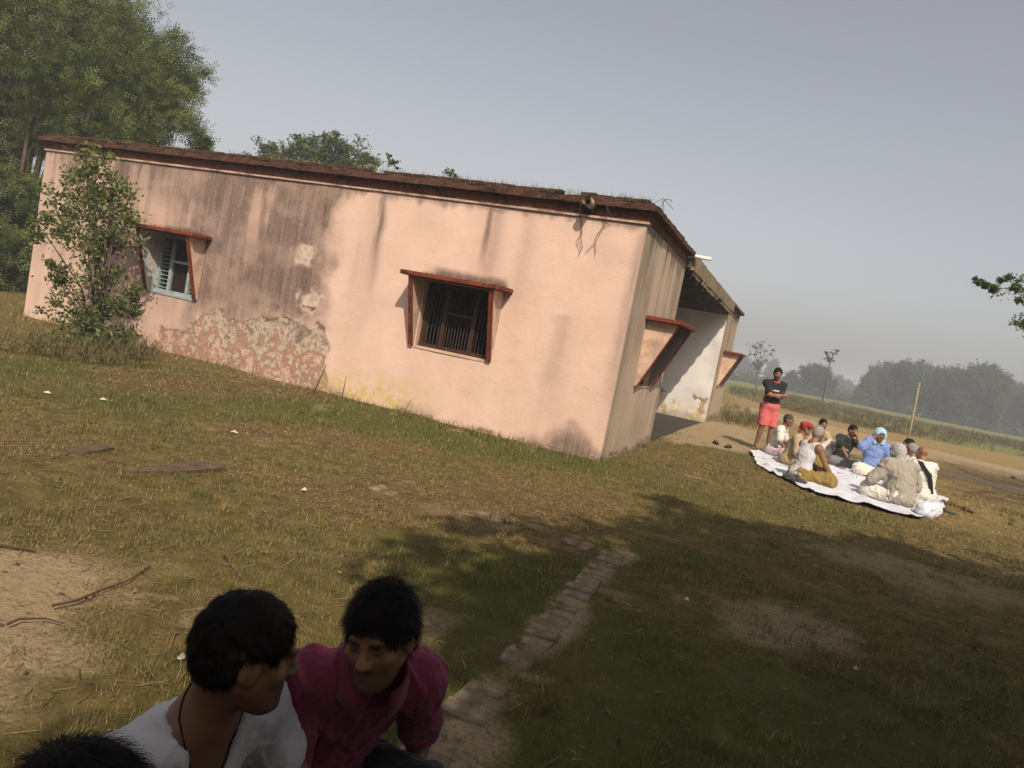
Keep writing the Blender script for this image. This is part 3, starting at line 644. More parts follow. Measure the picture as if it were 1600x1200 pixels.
for px, dist, top, k, w_ in ((1352, 150, 584, 0, .85), (1378, 155, 577, 1, 1.0), (1402, 140, 572, 2, 1.1), (1428, 148, 575, 0, 1.1), (1452, 150, 581, 1, 1.0), (1478, 138, 580, 2, 1.1), (1503, 142, 583, 0, 1.0),
                              (1526, 140, 578, 1, 1.0), (1540, 150, 592, 2, .8), (1566, 165, 606, 0, 1.0), (1588, 170, 612, 1, 1.0), (1612, 160, 610, 2, 1.1), (1640, 165, 612, 0, 1.1), (1390, 175, 590, 0, 1.2), (1465, 175, 590, 2, 1.3), (1345, 170, 596, 2, .7)):
    lab = wood
    if px < 1360: lab = 'small hazy tree at the end of the grove facing the slender tree'
    elif px in (1428, 1452): lab = 'tall hazy grove tree standing right behind the bamboo pole'
    elif px >= 1560: lab = 'lower paler tree of the grove past the dip after its tall part'
    elif dist >= 175: lab = 'paler tree standing behind the front row of the grove'
    far_tree(px, dist, top, lab, k, w_)
far_tree(1270, 145, 571, 'broad rounded hazy tree beyond the field between the standing man and the slender tree', 1, 1.5)
far_tree(1236, 150, 580, 'low hazy tree beside the broad rounded tree beyond the field', 0, 1.2)
hz = 'pale hazy far-off tree low on the horizon'
for px, dist, top, k, w_ in ((1308, 260, 590, 1, 1.0), (1322, 280, 596, 0, 1.0), (1205, 260, 563, 0, .9), (1160, 250, 556, 1, .9), (1142, 240, 560, 2, .9), (1176, 255, 566, 0, 1.2), (1334, 270, 602, 2, 1.2)):
    far_tree(px, dist, top, hz, k, w_, 'pale trees on the horizon')
# feathery tree behind the standing man and the slender palm-like tree
hy = 516+(1187-800)*.1915; r = rayd(1187, hy); p = CAMP+r/math.hypot(r[0], r[1])*78
LF = [lobe(1186, 545, 78, 14), lobe(1175, 553, 78, 10), lobe(1202, 551, 78, 10), lobe(1190, 560, 78, 14), lobe(1180, 570, 78, 10), lobe(1194, 540, 78, 8)]
tree('feathery_tree', 'thin crowned feathery tree in haze beside the far corner of the building', 'tree', LF, (p[0], p[1], 0), .12, 51, M_leaf3, per_clump=14, dens=14, leaf=.22, aspect=.3, limbs=16)
pb = G(1283, 636); pb = np.array([pb[0], pb[1], 0])
pd = float((pb-CAMP)@cF)
tree('slender_tree', 'slender bare stemmed tree with a small tufted crown standing in the field', 'tree', [lobe(1299, 553, pd, 9, .8), lobe(1293, 559, pd, 6), lobe(1306, 550, pd, 6), lobe(1301, 563, pd, 5), lobe(1292, 550, pd, 4)], pb, .075, 52, M_leaf3, per_clump=10, dens=30, leaf=.20, aspect=.3, limbs=12)

# tall shrub in front of the weathered wall
def shrub(name, label, lobes, base, seed, leaf, dens, per, mat=M_shrub, stems=12, r=.022, aspect=.5):
    rng = np.random.default_rng(seed); pts, cc, tone = clump_points(lobes, rng, per, dens, 1.9); b = np.array([base[0], base[1], 0.0])
    root = empty(name, b); tag(root, label, 'shrub'); V, F = leaves(pts, leaf, rng, aspect); link('foliage', mesh_np('foliage', V-b, F, False, leafcol(len(pts), rng, tone, .05)), mat, root)
    mb = MB()
    for i in rng.permutation(len(cc))[:stems]:
        e = cc[i]-b; mb.tube([(rng.normal()*.05, rng.normal()*.05, -.05), e*np.array([.35, .35, .5])+rng.normal(size=3)*.04, e], [r, r*.7, r*.2], 5)
    mb.build('stem', M_bark, root, True); return root
sb = G(150, 540)
sd = float((sb-CAMP)@cF)
SL = [lobe(150, 255, sd+.2, 26), lobe(130, 285, sd+.2, 32), lobe(175, 290, sd+.2, 26), lobe(100, 320, sd+.1, 32), lobe(150, 330, sd, 42), lobe(190, 315, sd+.2, 24), lobe(85, 350, sd, 26), lobe(135, 385, sd, 40), lobe(185, 375, sd, 26),
      lobe(110, 430, sd, 24), lobe(160, 430, sd-.1, 30), lobe(195, 480, sd-.1, 22), lobe(150, 480, sd-.1, 34), lobe(105, 480, sd-.1, 30), lobe(190, 525, sd-.2, 24), lobe(120, 520, sd-.2, 32), lobe(160, 530, sd-.2, 28), lobe(78, 420, sd, 18), lobe(205, 345, sd, 14), lobe(60, 375, sd, 14), lobe(210, 455, sd-.1, 14)]
shrub('tall_shrub', 'tall loose leafy shrub growing against the weathered pink wall beside the blue window', SL, sb, 61, .072, 230, 30, stems=34)
# plants rooted on the roof edge
for px, py, rp, lab in ((607, 249, 9, 'small round bush rooted on the roof edge above the streaked wall'), (706, 270, 9, 'low leafy weed clump rooted on the roof edge above the barred brown window')):
    c_ = PL(px, py, 1, .12); rr = rp/FPX*11
    root = shrub('roof_plant', lab, [(c_, (rr, rr, rr*.9)), (c_+np.array([.09, .05, -.05]), (rr*.7,)*3)], (c_[0], .12), 70+px, .045, 260, 16, M_shrub, 8, .006)
    # lift the root up to the coping
    for ch_ in root.children: ch_.location.z = 0
# grass tufts along the roof edge
def blades(P, hgt, wid, rng, lean=.5, dry=None, tone=None):
    n = len(P); a = rng.random(n)*6.283; d = np.stack([np.cos(a), np.sin(a), 0*a], -1); s_ = np.stack([-np.sin(a), np.cos(a), 0*a], -1)
    h = hgt*(.45+.9*rng.random(n)); ln = lean*rng.random(n)*h; w_ = wid*(.6+.8*rng.random(n))
    tip = P+d*ln[:, None]+np.array([0, 0, 1.0])*h[:, None]; b = s_*w_[:, None]*.5
    V = np.stack([P-b, P+b, tip], 1).reshape(-1, 3)
    t_ = rng.random(n) if tone is None else np.clip(tone+rng.normal(size=n)*.2, 0, 1); dr = (rng.random(n) < .3)*rng.random(n) if dry is None else np.clip(dry+rng.normal(size=n)*.25, 0, 1)
    return V, np.arange(3*n).reshape(n, 3), np.repeat(np.stack([t_, dr, 0*t_], -1), 3, 0)
rg = np.random.default_rng(77); n = 2600
ux = XL+rg.random(n)*(-XL); keep = fbm(ux*1.2, ux*0, octv=3, seed=90) > .46; ux = ux[keep]; n = len(ux)
P = np.stack([ux, rg.random(n)*.3-.0, np.full(n, HW+.295)], -1)
V, F, c_ = blades(P, .085, .007, rg, .9, np.full(n, .45)); tag(link('roof_grass', mesh_np('roof_grass', V, F, False, c_), M_grass), 'dry wispy grass growing along the roof edge', 'grass', kind='stuff')
# black moss growing on the two hood slabs of the long wall is a fringe of tiny tufts
for (a0, a1, zt) in ((WA[0], WA[1], WA[3]), (WB[0], WB[1], WB[3])):
    n = 420; P = np.stack([a0+rg.random(n)*(a1-a0+.12), -.02-rg.random(n)*.18, np.full(n, zt+.066)], -1)
    V, F, c_ = blades(P, .06, .008, rg, .6, np.full(n, .25), np.full(n, .1)); tag(link('hood_moss', mesh_np('hood_moss', V, F, False, c_), M_grass), 'dark tufted growth on top of a window hood', 'moss', kind='stuff')

# turf: short blades, thick near the photographer and sparser far off
def turf(n, rmin, rmax, hgt, wid, seed, ang=42):
    rng = np.random.default_rng(seed); r_ = np.sqrt(rmin**2+(rmax**2-rmin**2)*rng.random(n)); a = rad(21.5)+np.radians((rng.random(n)*2-1)*ang)
    x = CAMP[0]-np.sin(a)*r_; y = CAMP[1]+np.cos(a)*r_
    ok = ~((x < .02) & (x > XL-.02) & (y > -.02) & (y < YB3+.02)); x, y = x[ok], y[ok]
    b, d, l, g, f = zones(x, y); pk = fbm(x*2.2, y*2.2, octv=3, seed=14)
    pk2 = fbm(x*9, y*9, octv=2, seed=15); keep = rng.random(len(x)) < np.clip((1-1.08*b)*(.25+1.0*sstep(.3, .62, pk))*(.25+1.1*sstep(.35, .62, pk2)), 0.02, 1); pk = .55*pk+.45*pk2; x, y, d, l, g, pk = x[keep], y[keep], d[keep], l[keep], g[keep], pk[keep]
    z = ground_z(x, y)-.004; wallb = (np.abs(y) < .45)*(x < 0)*(y < 0)
    hh = hgt*(.25+1.7*pk)*(1-.45*d)*(1+.35*l)*(1+1.3*wallb)
    V, F, c_ = blades(np.stack([x, y, z], -1), hh, wid, rng, 1.1, np.clip(.42+.5*d+.5*g-.40*l+(pk-.5)*-.9, 0, 1), np.clip(.35+.3*l, 0, 1)*np.ones(len(x)))
    return V, F, c_
TV, TF, TC, off = [], [], [], 0
for n, r0, r1, h_, w_, s_ in ((110000, 1.0, 4.2, .024, .0030, 1), (170000, 4.0, 8.5, .026, .0048, 2), (120000, 8, 16, .03, .009, 3), (60000, 15, 32, .035, .018, 4)):
    V, F, c_ = turf(n, r0, r1, h_, w_, s_); TV.append(V); TF.append(F+off); TC.append(c_); off += len(V)
tag(link('grass', mesh_np('grass', np.concatenate(TV), np.concatenate(TF), False, np.concatenate(TC)), M_grass), 'short patchy green and straw coloured grass on the ground', 'grass', kind='stuff')
# taller tufts among the turf
rt = np.random.default_rng(95); nt = 900; r_ = np.sqrt(2+(15.0**2)*rt.random(nt)); a = rad(21.5)+np.radians((rt.random(nt)*2-1)*40); x = CAMP[0]-np.sin(a)*r_; y = CAMP[1]+np.cos(a)*r_
b, d, l, g, f = zones(x, y); keep = (rt.random(nt) < (1-b)*(.35+.65*l)) & ~((x < .05) & (y > -.05)); x, y, r_ = x[keep], y[keep], r_[keep]; nt = len(x); per = 34
P = np.repeat(np.stack([x, y, ground_z(x, y)-.004], -1), per, 0); P[:, :2] += rt.normal(size=(nt*per, 2))*.035*np.repeat(.6+.9*rt.random(nt), per)[:, None]; hh = np.repeat(.035+.05*rt.random(nt)**2, per); ww = np.repeat(.0025+.0006*r_, per)
V, F, c_ = blades(P, hh, ww, rt, 1.0, np.repeat(np.clip(rt.random(nt)*.9-.25, 0, 1), per), np.repeat(.2+.6*rt.random(nt), per))
tag(link('grass_tufts', mesh_np('grass_tufts', V, F, False, c_), M_grass), 'taller grass and weed tufts scattered through the turf', 'grass', kind='stuff')
# fallen leaves and chaff
rl = np.random.default_rng(91); n = 9000; r_ = np.sqrt(1+(13.0**2)*rl.random(n)); a = rad(21.5)+np.radians((rl.random(n)*2-1)*42); x = CAMP[0]-np.sin(a)*r_; y = CAMP[1]+np.cos(a)*r_
b, d, l, g, f = zones(x, y); keep = (rl.random(n) < .12+.85*d) & ~((x < .05) & (y > -.05)); x, y = x[keep], y[keep]; n = len(x)
ax = rl.normal(size=(n, 3))*np.array([1, 1, .22]); ax = unit(ax); tt = unit(np.cross(ax, np.array([0, 0, 1.0])+rl.normal(size=(n, 3))*.3)); L = .008+.016*rl.random((n, 1)); P = np.stack([x, y, ground_z(x, y)+.012], -1)
V = np.stack([P-ax*L, P+tt*L*.4, P+ax*L, P-tt*L*.4], 1).reshape(-1, 3)
tag(link('leaf_litter', mesh_np('leaf_litter', V, np.arange(4*n).reshape(n, 4), False, leafcol(n, rl, None, .4)), M_dryleaf), 'scattered dry fallen leaves and chaff on the turf', 'leaves', kind='stuff')
# straw: flat-lying dry stalks
ns_ = 60000; r_ = np.sqrt(1+(14.0**2)*rl.random(ns_)); a = rad(21.5)+np.radians((rl.random(ns_)*2-1)*42); x = CAMP[0]-np.sin(a)*r_; y = CAMP[1]+np.cos(a)*r_
b, d, l, g, f = zones(x, y); keep = (rl.random(ns_) < .22+.75*d-.2*l+.2*b) & ~((x < .05) & (y > -.05)); x, y, r_ = x[keep], y[keep], r_[keep]; n = len(x)
a = rl.random(n)*6.283; dd = np.stack([np.cos(a), np.sin(a), rl.normal(size=n)*.12], -1); sd_ = np.stack([-np.sin(a), np.cos(a), 0*a], -1); L = (.012+.045*rl.random((n, 1))**2); wv = .0007+.00035*r_[:, None]; P = np.stack([x, y, ground_z(x, y)+.008+.012*rl.random(n)], -1)
V = np.stack([P-dd*L-sd_*wv, P-dd*L+sd_*wv, P+dd*L+sd_*wv, P+dd*L-sd_*wv], 1).reshape(-1, 3)
tag(link('straw_litter', mesh_np('straw_litter', V, np.arange(4*n).reshape(n, 4), False, leafcol(n, rl, None, .75)), M_dryleaf), 'thin dry straw strewn flat over the turf', 'straw', kind='stuff')
# weeds along the field edge and near the building's far end
def weeds(poly_px, n, hgt, seed, wid=.03, name='field_weeds', label='', per=16, rough=1.0):
    rng = np.random.default_rng(seed); poly = gpoly(poly_px); lo, hi = poly.min(0), poly.max(0); Q = lo+rng.random((n*6, 2))*(hi-lo)
    Q = Q[poly_sd(Q[:, 0], Q[:, 1], poly) < 0]; dn = fbm(Q[:, 0]*.35, Q[:, 1]*.35, octv=3, seed=seed); Q = Q[rng.random(len(Q)) < sstep(.35, .65, dn)][:n]; m = len(Q)
    hh = hgt*(.35+.9*fbm(Q[:, 0]*.5, Q[:, 1]*.5, octv=2, seed=seed+3))
    P = np.repeat(np.concatenate([Q, np.zeros((m, 1))], 1), per, 0); H = np.repeat(hh, per); P[:, :2] += rng.normal(size=(m*per, 2))*.14*hgt; P[:, 2] = H*rng.random(m*per)*.75
    V, F, c_ = blades(P, H*.45, wid, rng, 1.6, np.clip(np.full(m*per, .3), 0, 1)); return tag(link(name, mesh_np(name, V, F, False, c_), M_weed), label, 'weeds', kind='stuff')
weeds([(1140, 606), (1300, 634), (1440, 664), (1640, 703), (1640, 722), (1510, 698), (1330, 666), (1140, 620)], 2000, .50, 101, .03, label='ragged brown green weeds along the far edge of the dry ground')
weeds([(1128, 640), (1180, 650), (1215, 664), (1180, 672), (1128, 662)], 160, .35, 103, .014, label='dry stubble beside the far corner of the building')
weeds([(-60, 470), (36, 492), (120, 525), (250, 560), (220, 580), (60, 560), (-80, 540)], 190, .36, 104, .011, label='tangled weeds at the foot of the weathered wall', per=22)
def far_hedge():
    rng = np.random.default_rng(105); P = []; 
    for k in range(800):
        px = 1130+rng.random()*520; hyy = 516+(px-800)*.1915; dist = 135+rng.random()*35; r = rayd(px, hyy); r = r/math.hypot(r[0], r[1]); c_ = CAMP+r*dist; hh = .9+2.2*rng.random()**2
        m = 26; q = rng.normal(size=(m, 3))*np.array([1.1, 1.1, .4])*hh; P.append(np.array([c_[0], c_[1], hh*.5])+q*.8)
    P = np.concatenate(P); P[:, 2] = np.abs(P[:, 2]); V, F = leaves(P, .34, rng, .6); tag(link('hedge_shrubbery', mesh_np('hedge_shrubbery', V, F, False, leafcol(len(P), rng, None, .1)), M_leaf3), 'hazy low scrub along the foot of the far trees', 'scrub', kind='stuff')
far_hedge()

# ================================================================== SMALL THINGS ON THE GROUND
M_pole = mat_plain('bamboo', (.30, .23, .14), .7, .3, 6)
pb2 = G(1418, 692); pt = W(1437, 598, (pb2-CAMP)@cF); root = empty('bamboo_pole', pb2); tag(root, 'thin bare bamboo pole stuck upright at the edge of the field', 'pole')
d_ = pt-pb2; MB().tube([(0, 0, -.2), d_*.33, d_*.66, d_], [.045, .04, .038, .034], 10).build('cane', M_pole, root, True)
for k in range(6):
    s_ = (k+.6)/6; MB().tube([d_*s_-d_*.006, d_*s_+d_*.006], [.047, .047], 10).build('node_ring', M_pole, root, True)
M_fbrick = mat_plain('worn_foundation_brick', (.22, .165, .112), .95, .45, 16, bump=.7, bscale=40, dirt=(.15, .108, .062), dscale=11)
edg = empty('brick_edging', (1.2, -5.5, 0)); tag(edg, 'sunken row of old bricks forming a corner edge in the turf', 'brick edging')
fb = [brick_mesh(.15+.06*((i*7) % 5)/5, .095+.012*(i % 3), .075, 200+i) for i in range(8)]
for m_ in fb: m_.materials.append(M_fbrick)
rb = np.random.default_rng(15)
def lay(p, ang, dz=0):
    o = bpy.data.objects.new('brick', fb[rb.integers(8)]); COL.objects.link(o); o.parent = edg
    o.location = (p[0]-1.2+rb.normal()*.008, p[1]+5.5+rb.normal()*.006, -.035+dz+rb.normal()*.008); o.rotation_euler = (rb.normal()*.03, rb.normal()*.03, ang+rb.normal()*.05); return o
yy = -4.0
A_, B_ = G(957, 868), G(660, 1195)
L_ = np.linalg.norm((B_-A_)[:2]); dv = (B_-A_)/L_; s_ = 0; ang0 = math.atan2(dv[1], dv[0])+math.pi/2
while s_ < L_+.5:
    if rb.random() > .24: lay(A_+dv*s_, ang0, -.040+.014*rb.random())
    s_ += .116
for (pa, pb_) in (((430, 727), (545, 752)), ((590, 764), (665, 786)), ((728, 800), (795, 815)), ((870, 838), (945, 862))):
    A2, B2 = G(*pa), G(*pb_); L2 = np.linalg.norm((B2-A2)[:2]); d2 = (B2-A2)/L2; s_ = 0
    while s_ < L2:
        if rb.random() > .5: lay(A2+d2*s_, math.atan2(d2[1], d2[0])+math.pi/2, -.034)
        s_ += .118
M_slab = mat_plain('dark_stone_slab', (.11, .075, .048), .95, .4, 16, bump=.6, dirt=(.06, .046, .028), dscale=9)
def flat_slab(px, th, lab, seed):
    P4 = [G(*p) for p in px]; c_ = np.mean(P4, 0); r = np.random.default_rng(seed); n = len(P4); V = []
    for z_ in (-.02, th): V += [(*(p-c_)[:2], z_+r.normal()*.003) for p in P4]
    V += [(*((p-c_)[:2]*.93), th+.008) for p in P4]
    F = [tuple(range(n))[::-1], tuple(range(2*n, 3*n))]+[(k*n+i, k*n+(i+1) % n, (k+1)*n+(i+1) % n, (k+1)*n+i) for k in (0, 1) for i in range(n)]
    tag(MB().add(V, F).build('stone_slab', M_slab, None, False, c_), lab, 'slab', 'flat slabs lying in the turf')
flat_slab([(192, 738), (215, 742), (290, 741), (352, 735), (345, 726), (300, 725), (255, 732)], .022, 'long dark flat slab lying in the turf before the weathered wall', 5)
flat_slab([(98, 708), (130, 712), (178, 704), (165, 699), (120, 702)], .02, 'short dark slab lying just beyond the long flat slab', 6)
M_stick = mat_plain('dry_stick', (.075, .048, .032), .9, .3, 20)
def stick(pts, r, lab):
    Q = [G(*p, .012)-np.array([0, 0, .0]) for p in pts]; c_ = Q[0].copy(); c_[2] = 0; rr = [r*(1-.6*i/(len(Q)-1)) for i in range(len(Q))]
    tag(MB().tube([q-c_ for q in Q], rr, 6).build('dry_stick', M_stick, None, True, c_), lab, 'stick', 'dry sticks on the ground')
stick([(82, 946), (120, 938), (160, 921), (200, 907), (235, 884)], .0065, 'long crooked dry stick lying across the edge of the bare sand')
stick([(-20, 849), (20, 855), (55, 861)], .009, 'short straight stick on the bare sand patch')
stick([(12, 975), (30, 967), (70, 966), (100, 974)], .006, 'thin bent twig curled on the bare sand')
stick([(350, 868), (362, 885), (376, 905)], .004, 'pale thin straw stalk lying in the grass behind the man in white')
def stem(p0, p1, p2, lab, r=.012):
    b = G(*p0); d = float((b-CAMP)@cF); b0 = b.copy(); b0[2] = 0
    tag(MB().tube([np.array([0, 0, -.05]), W(*p1, d)-b0, W(*p2, d)-b0], [r, r*.7, r*.3], 6).build('dead_stem', M_stick, None, True, b0), lab, 'stem')
stem((488, 616), (500, 592), (510, 569), 'bare dead stem leaning out from the foot of the peeling wall')
stem((628, 652), (636, 636), (645, 622), 'small dead twig standing at the foot of the clean pink wall', .006)
M_paper = mat_plain('white_litter', (.46, .44, .40), .8, .2, 20)
def scrap(px, py, s_, seed, lab, mat=M_paper):
    r = np.random.default_rng(seed); p = G(px, py); n = 7; s_ = s_*.6; V = [(math.cos(k*6.28/n)*s_*(.5+r.random()*.8), math.sin(k*6.28/n)*s_*(.5+r.random()*.8), .012+r.random()*s_*.5) for k in range(n)]+[(0, 0, .03+s_*.3), (0, 0, .004)]
    F = [(k, (k+1) % n, n) for k in range(n)]+[((k+1) % n, k, n+1) for k in range(n)]
    tag(MB().add(V, F).build('paper_scrap', mat, None, False, (p[0], p[1], ground_z(p[0], p[1]))), lab, 'litter', 'scraps of white litter')
scrap(365, 678, .07, 1, 'crumpled white scrap in the turf before the peeling wall')
scrap(475, 770, .045, 2, 'small white scrap beyond the long slab near the brick edging')
scrap(1072, 942, .035, 3, 'white crumpled scrap on the shaded dirt patch beyond the brick edging')
scrap(1335, 1052, .025, 4, 'tiny white scrap lying in the deep shade of the turf')
scrap(75, 617, .07, 5, 'white scrap near the weeds by the tall shrub')
scrap(160, 628, .06, 6, 'pale scrap in the grass before the tall shrub')
scrap(284, 1028, .03, 7, 'white scrap behind the shoulder of the man in white')
# slippers left on the ground
M_slip = [mat_plain('black_rubber', (.02, .02, .022), .6, .2), mat_plain('brown_leather', (.11, .055, .03), .6, .3), mat_plain('green_rubber', (.03, .07, .05), .6, .2)]
def slipper(px, py, ang, mat, lab):
    p = G(px, py); sole = []
    for (x, y) in ((0, -.13), (.03, -.125), (.04, -.06), (.034, 0), (.048, .07), (.04, .115), (.0, .135), (-.035, .11), (-.042, .06), (-.032, 0), (-.038, -.06), (-.03, -.125)): sole.append((x, y))
    n = len(sole); V = [(x, y, 0) for x, y in sole]+[(x*1.04, y*1.02, .024) for x, y in sole]
    root = MB().add(V, [tuple(range(n))[::-1], tuple(range(n, 2*n))]+[(i, (i+1) % n, n+(i+1) % n, n+i) for i in range(n)]).build('slipper', mat, None, False, (p[0], p[1], .012))
    root.rotation_euler = (0, 0, ang); tag(root, lab, 'slipper', 'slippers left beside the sheet')
    for s2 in (-1, 1): MB().tube([(0, .085, .024), (s2*.03, .055, .06), (s2*.045, .0, .022)], [.008, .011, .008], 6).build('strap', mat, root, True)
slipper(1118, 694, .4, M_slip[0], 'black slipper on the bare soil before the white porch wall, farther of the two')
slipper(1137, 700, -.3, M_slip[0], 'black slipper on the bare soil between the building and the standing man')
slipper(1478, 789, 1.1, M_slip[1], 'dark brown slipper beyond the rolled end of the sheet')
slipper(1492, 792, 1.3, M_slip[1], 'dark brown slipper paired beside another beyond the rolled sheet end')
slipper(1512, 800, .6, M_slip[1], 'brown slipper lying apart on the lit turf beyond the sheet')
slipper(1478, 802, 1.5, M_slip[2], 'green slipper near the rolled end of the sheet')
slipper(1583, 748, .2, M_slip[0], 'lone black slipper in the far patch of shade')
# dry creeper on the corner and cornice
M_creeper = mat_plain('dry_creeper', (.12, .075, .045), .95, .3, 20)
cr = empty('dry_creeper', (0, 0, 0)); tag(cr, 'dry leafless creeper hanging at the roof corner of the building', 'creeper')
rc = np.random.default_rng(6)
for k in range(7):
    x0 = -.1-1.2*rc.random(); pts = [(x0, -.15-.02*rc.random(), HW+.25)]
    for j in range(6): pts.append((pts[-1][0]+rc.normal()*.06, -.02-.10*max(0, 1-j*.5)-.012*rc.random(), pts[-1][2]-.09-.05*rc.random()))
    if k < 4: MB().tube(pts, .004, 4).build('vine', M_creeper, cr)
    else:
        q = [(.03+.03*j+rc.normal()*.02, .05+.03*j+rc.normal()*.05, HW+.28+.10*math.sin(j*.7+k)) for j in range(6)]; MB().tube(q, .004, 4).build('vine', M_creeper, cr)
# ================================================================== HAZE
t = NT('haze_air'); t.n.remove(t.p); pv = t.new('ShaderNodeVolumePrincipled'); pv.inputs['Color'].default_value = (.86, .91, 1.0, 1); pv.inputs['Density'].default_value = .0024; pv.inputs['Anisotropy'].default_value = 0.0
t.lk(pv.outputs[0], t.out.inputs['Volume'])
tag(MB().box((-640, -80, -1.2), (640, 690, 16)).build('haze', t.m), 'pale morning haze over the fields', 'haze', kind='stuff')
# ================================================================== PEOPLE (bodies grown as one continuous surface)
class Field:
    def __init__(s, lo, hi, h):
        s.h = h; s.lo = np.array(lo, np.float64); s.n = np.ceil((np.array(hi)-s.lo)/h).astype(int)+1; s.f = np.full(s.n, 1.0, np.float32)
        s.ax = [(s.lo[i]+h*np.arange(s.n[i])).astype(np.float32) for i in range(3)]
    def _sub(s, lo, hi):
        a = np.clip(np.floor((np.array(lo)-s.lo)/s.h).astype(int), 0, s.n); b = np.clip(np.ceil((np.array(hi)-s.lo)/s.h).astype(int)+1, 0, s.n)
        if (b <= a).any(): return None, None
        sl = tuple(slice(a[i], b[i]) for i in range(3)); X, Y, Z = np.meshgrid(*[s.ax[i][sl[i]] for i in range(3)], indexing='ij', sparse=True); return sl, (X, Y, Z)
    def dist(s, pr, P):
        X, Y, Z = P
        if pr[0] == 'cone':
            _, a, b, ra, rb = pr[:5]; a, b = np.array(a, float), np.array(b, float); e = b-a; L = e@e+1e-9
            t = np.clip(((X-a[0])*e[0]+(Y-a[1])*e[1]+(Z-a[2])*e[2])/L, 0, 1)
            return np.sqrt((X-a[0]-t*e[0])**2+(Y-a[1]-t*e[1])**2+(Z-a[2]-t*e[2])**2)-(ra+t*(rb-ra))
        _, c, R, r = pr[:4]
        x, y, z = X-c[0], Y-c[1], Z-c[2]; q = [(x*R[0, i]+y*R[1, i]+z*R[2, i]) for i in range(3)]
        k0 = np.sqrt(sum((q[i]/r[i])**2 for i in range(3))); k1 = np.sqrt(sum((q[i]/r[i]**2)**2 for i in range(3)))+1e-6
        return k0*(k0-1)/k1
    def add(s, pr, k=.02, op='u', infl=0.0):
        m = k+.05+infl
        if pr[0] == 'cone': a, b = np.array(pr[1]), np.array(pr[2]); r = max(pr[3], pr[4])+m; lo, hi = np.minimum(a, b)-r, np.maximum(a, b)+r
        else: r = max(pr[3])+m; lo, hi = np.array(pr[1])-r, np.array(pr[1])+r
        sl, P = s._sub(lo, hi)
        if sl is None: return
        d = s.dist(pr, P).astype(np.float32)-np.float32(infl); f = s.f[sl]
        if op == 'u':
            h = np.clip(.5+.5*(f-d)/k, 0, 1); s.f[sl] = f+(d-f)*h-k*h*(1-h)
        else:
            d = -d; h = np.clip(.5-.5*(f-d)/k, 0, 1); s.f[sl] = f+(d-f)*h+k*h*(1-h)
    def cut(s, p, n, k=.006):
        """keep the side the normal points away from"""
        p, n = np.array(p, float), unit(np.array(n, float)); X, Y, Z = np.meshgrid(*s.ax, indexing='ij', sparse=True)
        d = ((X-p[0])*n[0]+(Y-p[1])*n[1]+(Z-p[2])*n[2]).astype(np.float32); s.f = np.maximum(s.f, d)
    def mesh(s):
        f = s.f; S = f < 0; n = f.shape
        if not S.any(): return np.zeros((0, 3)), np.zeros((0, 4), int)
        cnt = np.zeros((n[0]-1, n[1]-1, n[2]-1), np.int8); off = [(a, b, c) for a in (0, 1) for b in (0, 1) for c in (0, 1)]
        for a, b, c in off: cnt += S[a:n[0]-1+a, b:n[1]-1+b, c:n[2]-1+c]
        cell = np.argwhere((cnt > 0) & (cnt < 8)); I, J, K_ = cell.T; acc = np.zeros((len(cell), 3)); num = np.zeros(len(cell))
        for ax in range(3):
            o1, o2 = [i for i in range(3) if i != ax]
            for u in (0, 1):
                for v_ in (0, 1):
                    A = [0, 0, 0]; A[o1] = u; A[o2] = v_; B = list(A); B[ax] = 1
                    fa = f[I+A[0], J+A[1], K_+A[2]]; fb_ = f[I+B[0], J+B[1], K_+B[2]]; cr = (fa < 0) != (fb_ < 0); t = np.where(cr, fa/(fa-fb_+(fa == fb_)), 0)
                    p = np.array(A, float)[None].repeat(len(cell), 0); p[:, ax] = t; acc += p*cr[:, None]; num += cr
        V = s.lo+(cell+acc/num[:, None])*s.h; idm = np.full(cnt.shape, -1, np.int64); idm[I, J, K_] = np.arange(len(cell)); Q = []
        for ax in range(3):
            o1, o2 = (ax+1) % 3, (ax+2) % 3; sa = [slice(None)]*3; sb_ = [slice(None)]*3; sa[ax] = slice(0, n[ax]-1); sb_[ax] = slice(1, n[ax])
            E = np.argwhere(S[tuple(sa)] != S[tuple(sb_)]); E = E[(E[:, o1] > 0) & (E[:, o2] > 0) & (E[:, o1] < n[o1]-1) & (E[:, o2] < n[o2]-1)]
            fl = S[tuple(E.T)]; c = []
            for (u, v_) in ((0, 0), (1, 0), (1, 1), (0, 1)):
                e = E.copy(); e[:, o1] -= u; e[:, o2] -= v_; c.append(idm[tuple(e.T)])
            q = np.stack(c, 1); q[~fl] = q[~fl][:, ::-1]; Q.append(q)
        return V, np.concatenate(Q)
def bounds(prims, pad=.06):
    lo, hi = np.full(3, 9e9), np.full(3, -9e9)
    for p in prims:
        q = p[0]
        pts = [q[1], q[2]] if q[0] == 'cone' else [q[1]]; r = max(q[3], q[4]) if q[0] == 'cone' else max(q[3])
        for a in pts: lo = np.minimum(lo, np.array(a)-r); hi = np.maximum(hi, np.array(a)+r)
    return lo-pad, hi+pad
def grow(prims, h, cuts=(), subs=(), infl=0.0):
    F = Field(*bounds(prims), h)
    for pr, k in prims: F.add(pr, k, infl=infl)
    for pr, k in subs: F.add(pr, k, 'd')
    for p, n in cuts: F.cut(p, n)
    return F.mesh()
def vnormals(V, Q):
    N = np.zeros_like(V); fn = np.cross(V[Q[:, 2]]-V[Q[:, 0]], V[Q[:, 3]]-V[Q[:, 1]])
    for i in range(4): np.add.at(N, Q[:, i], fn)
    return unit(N)
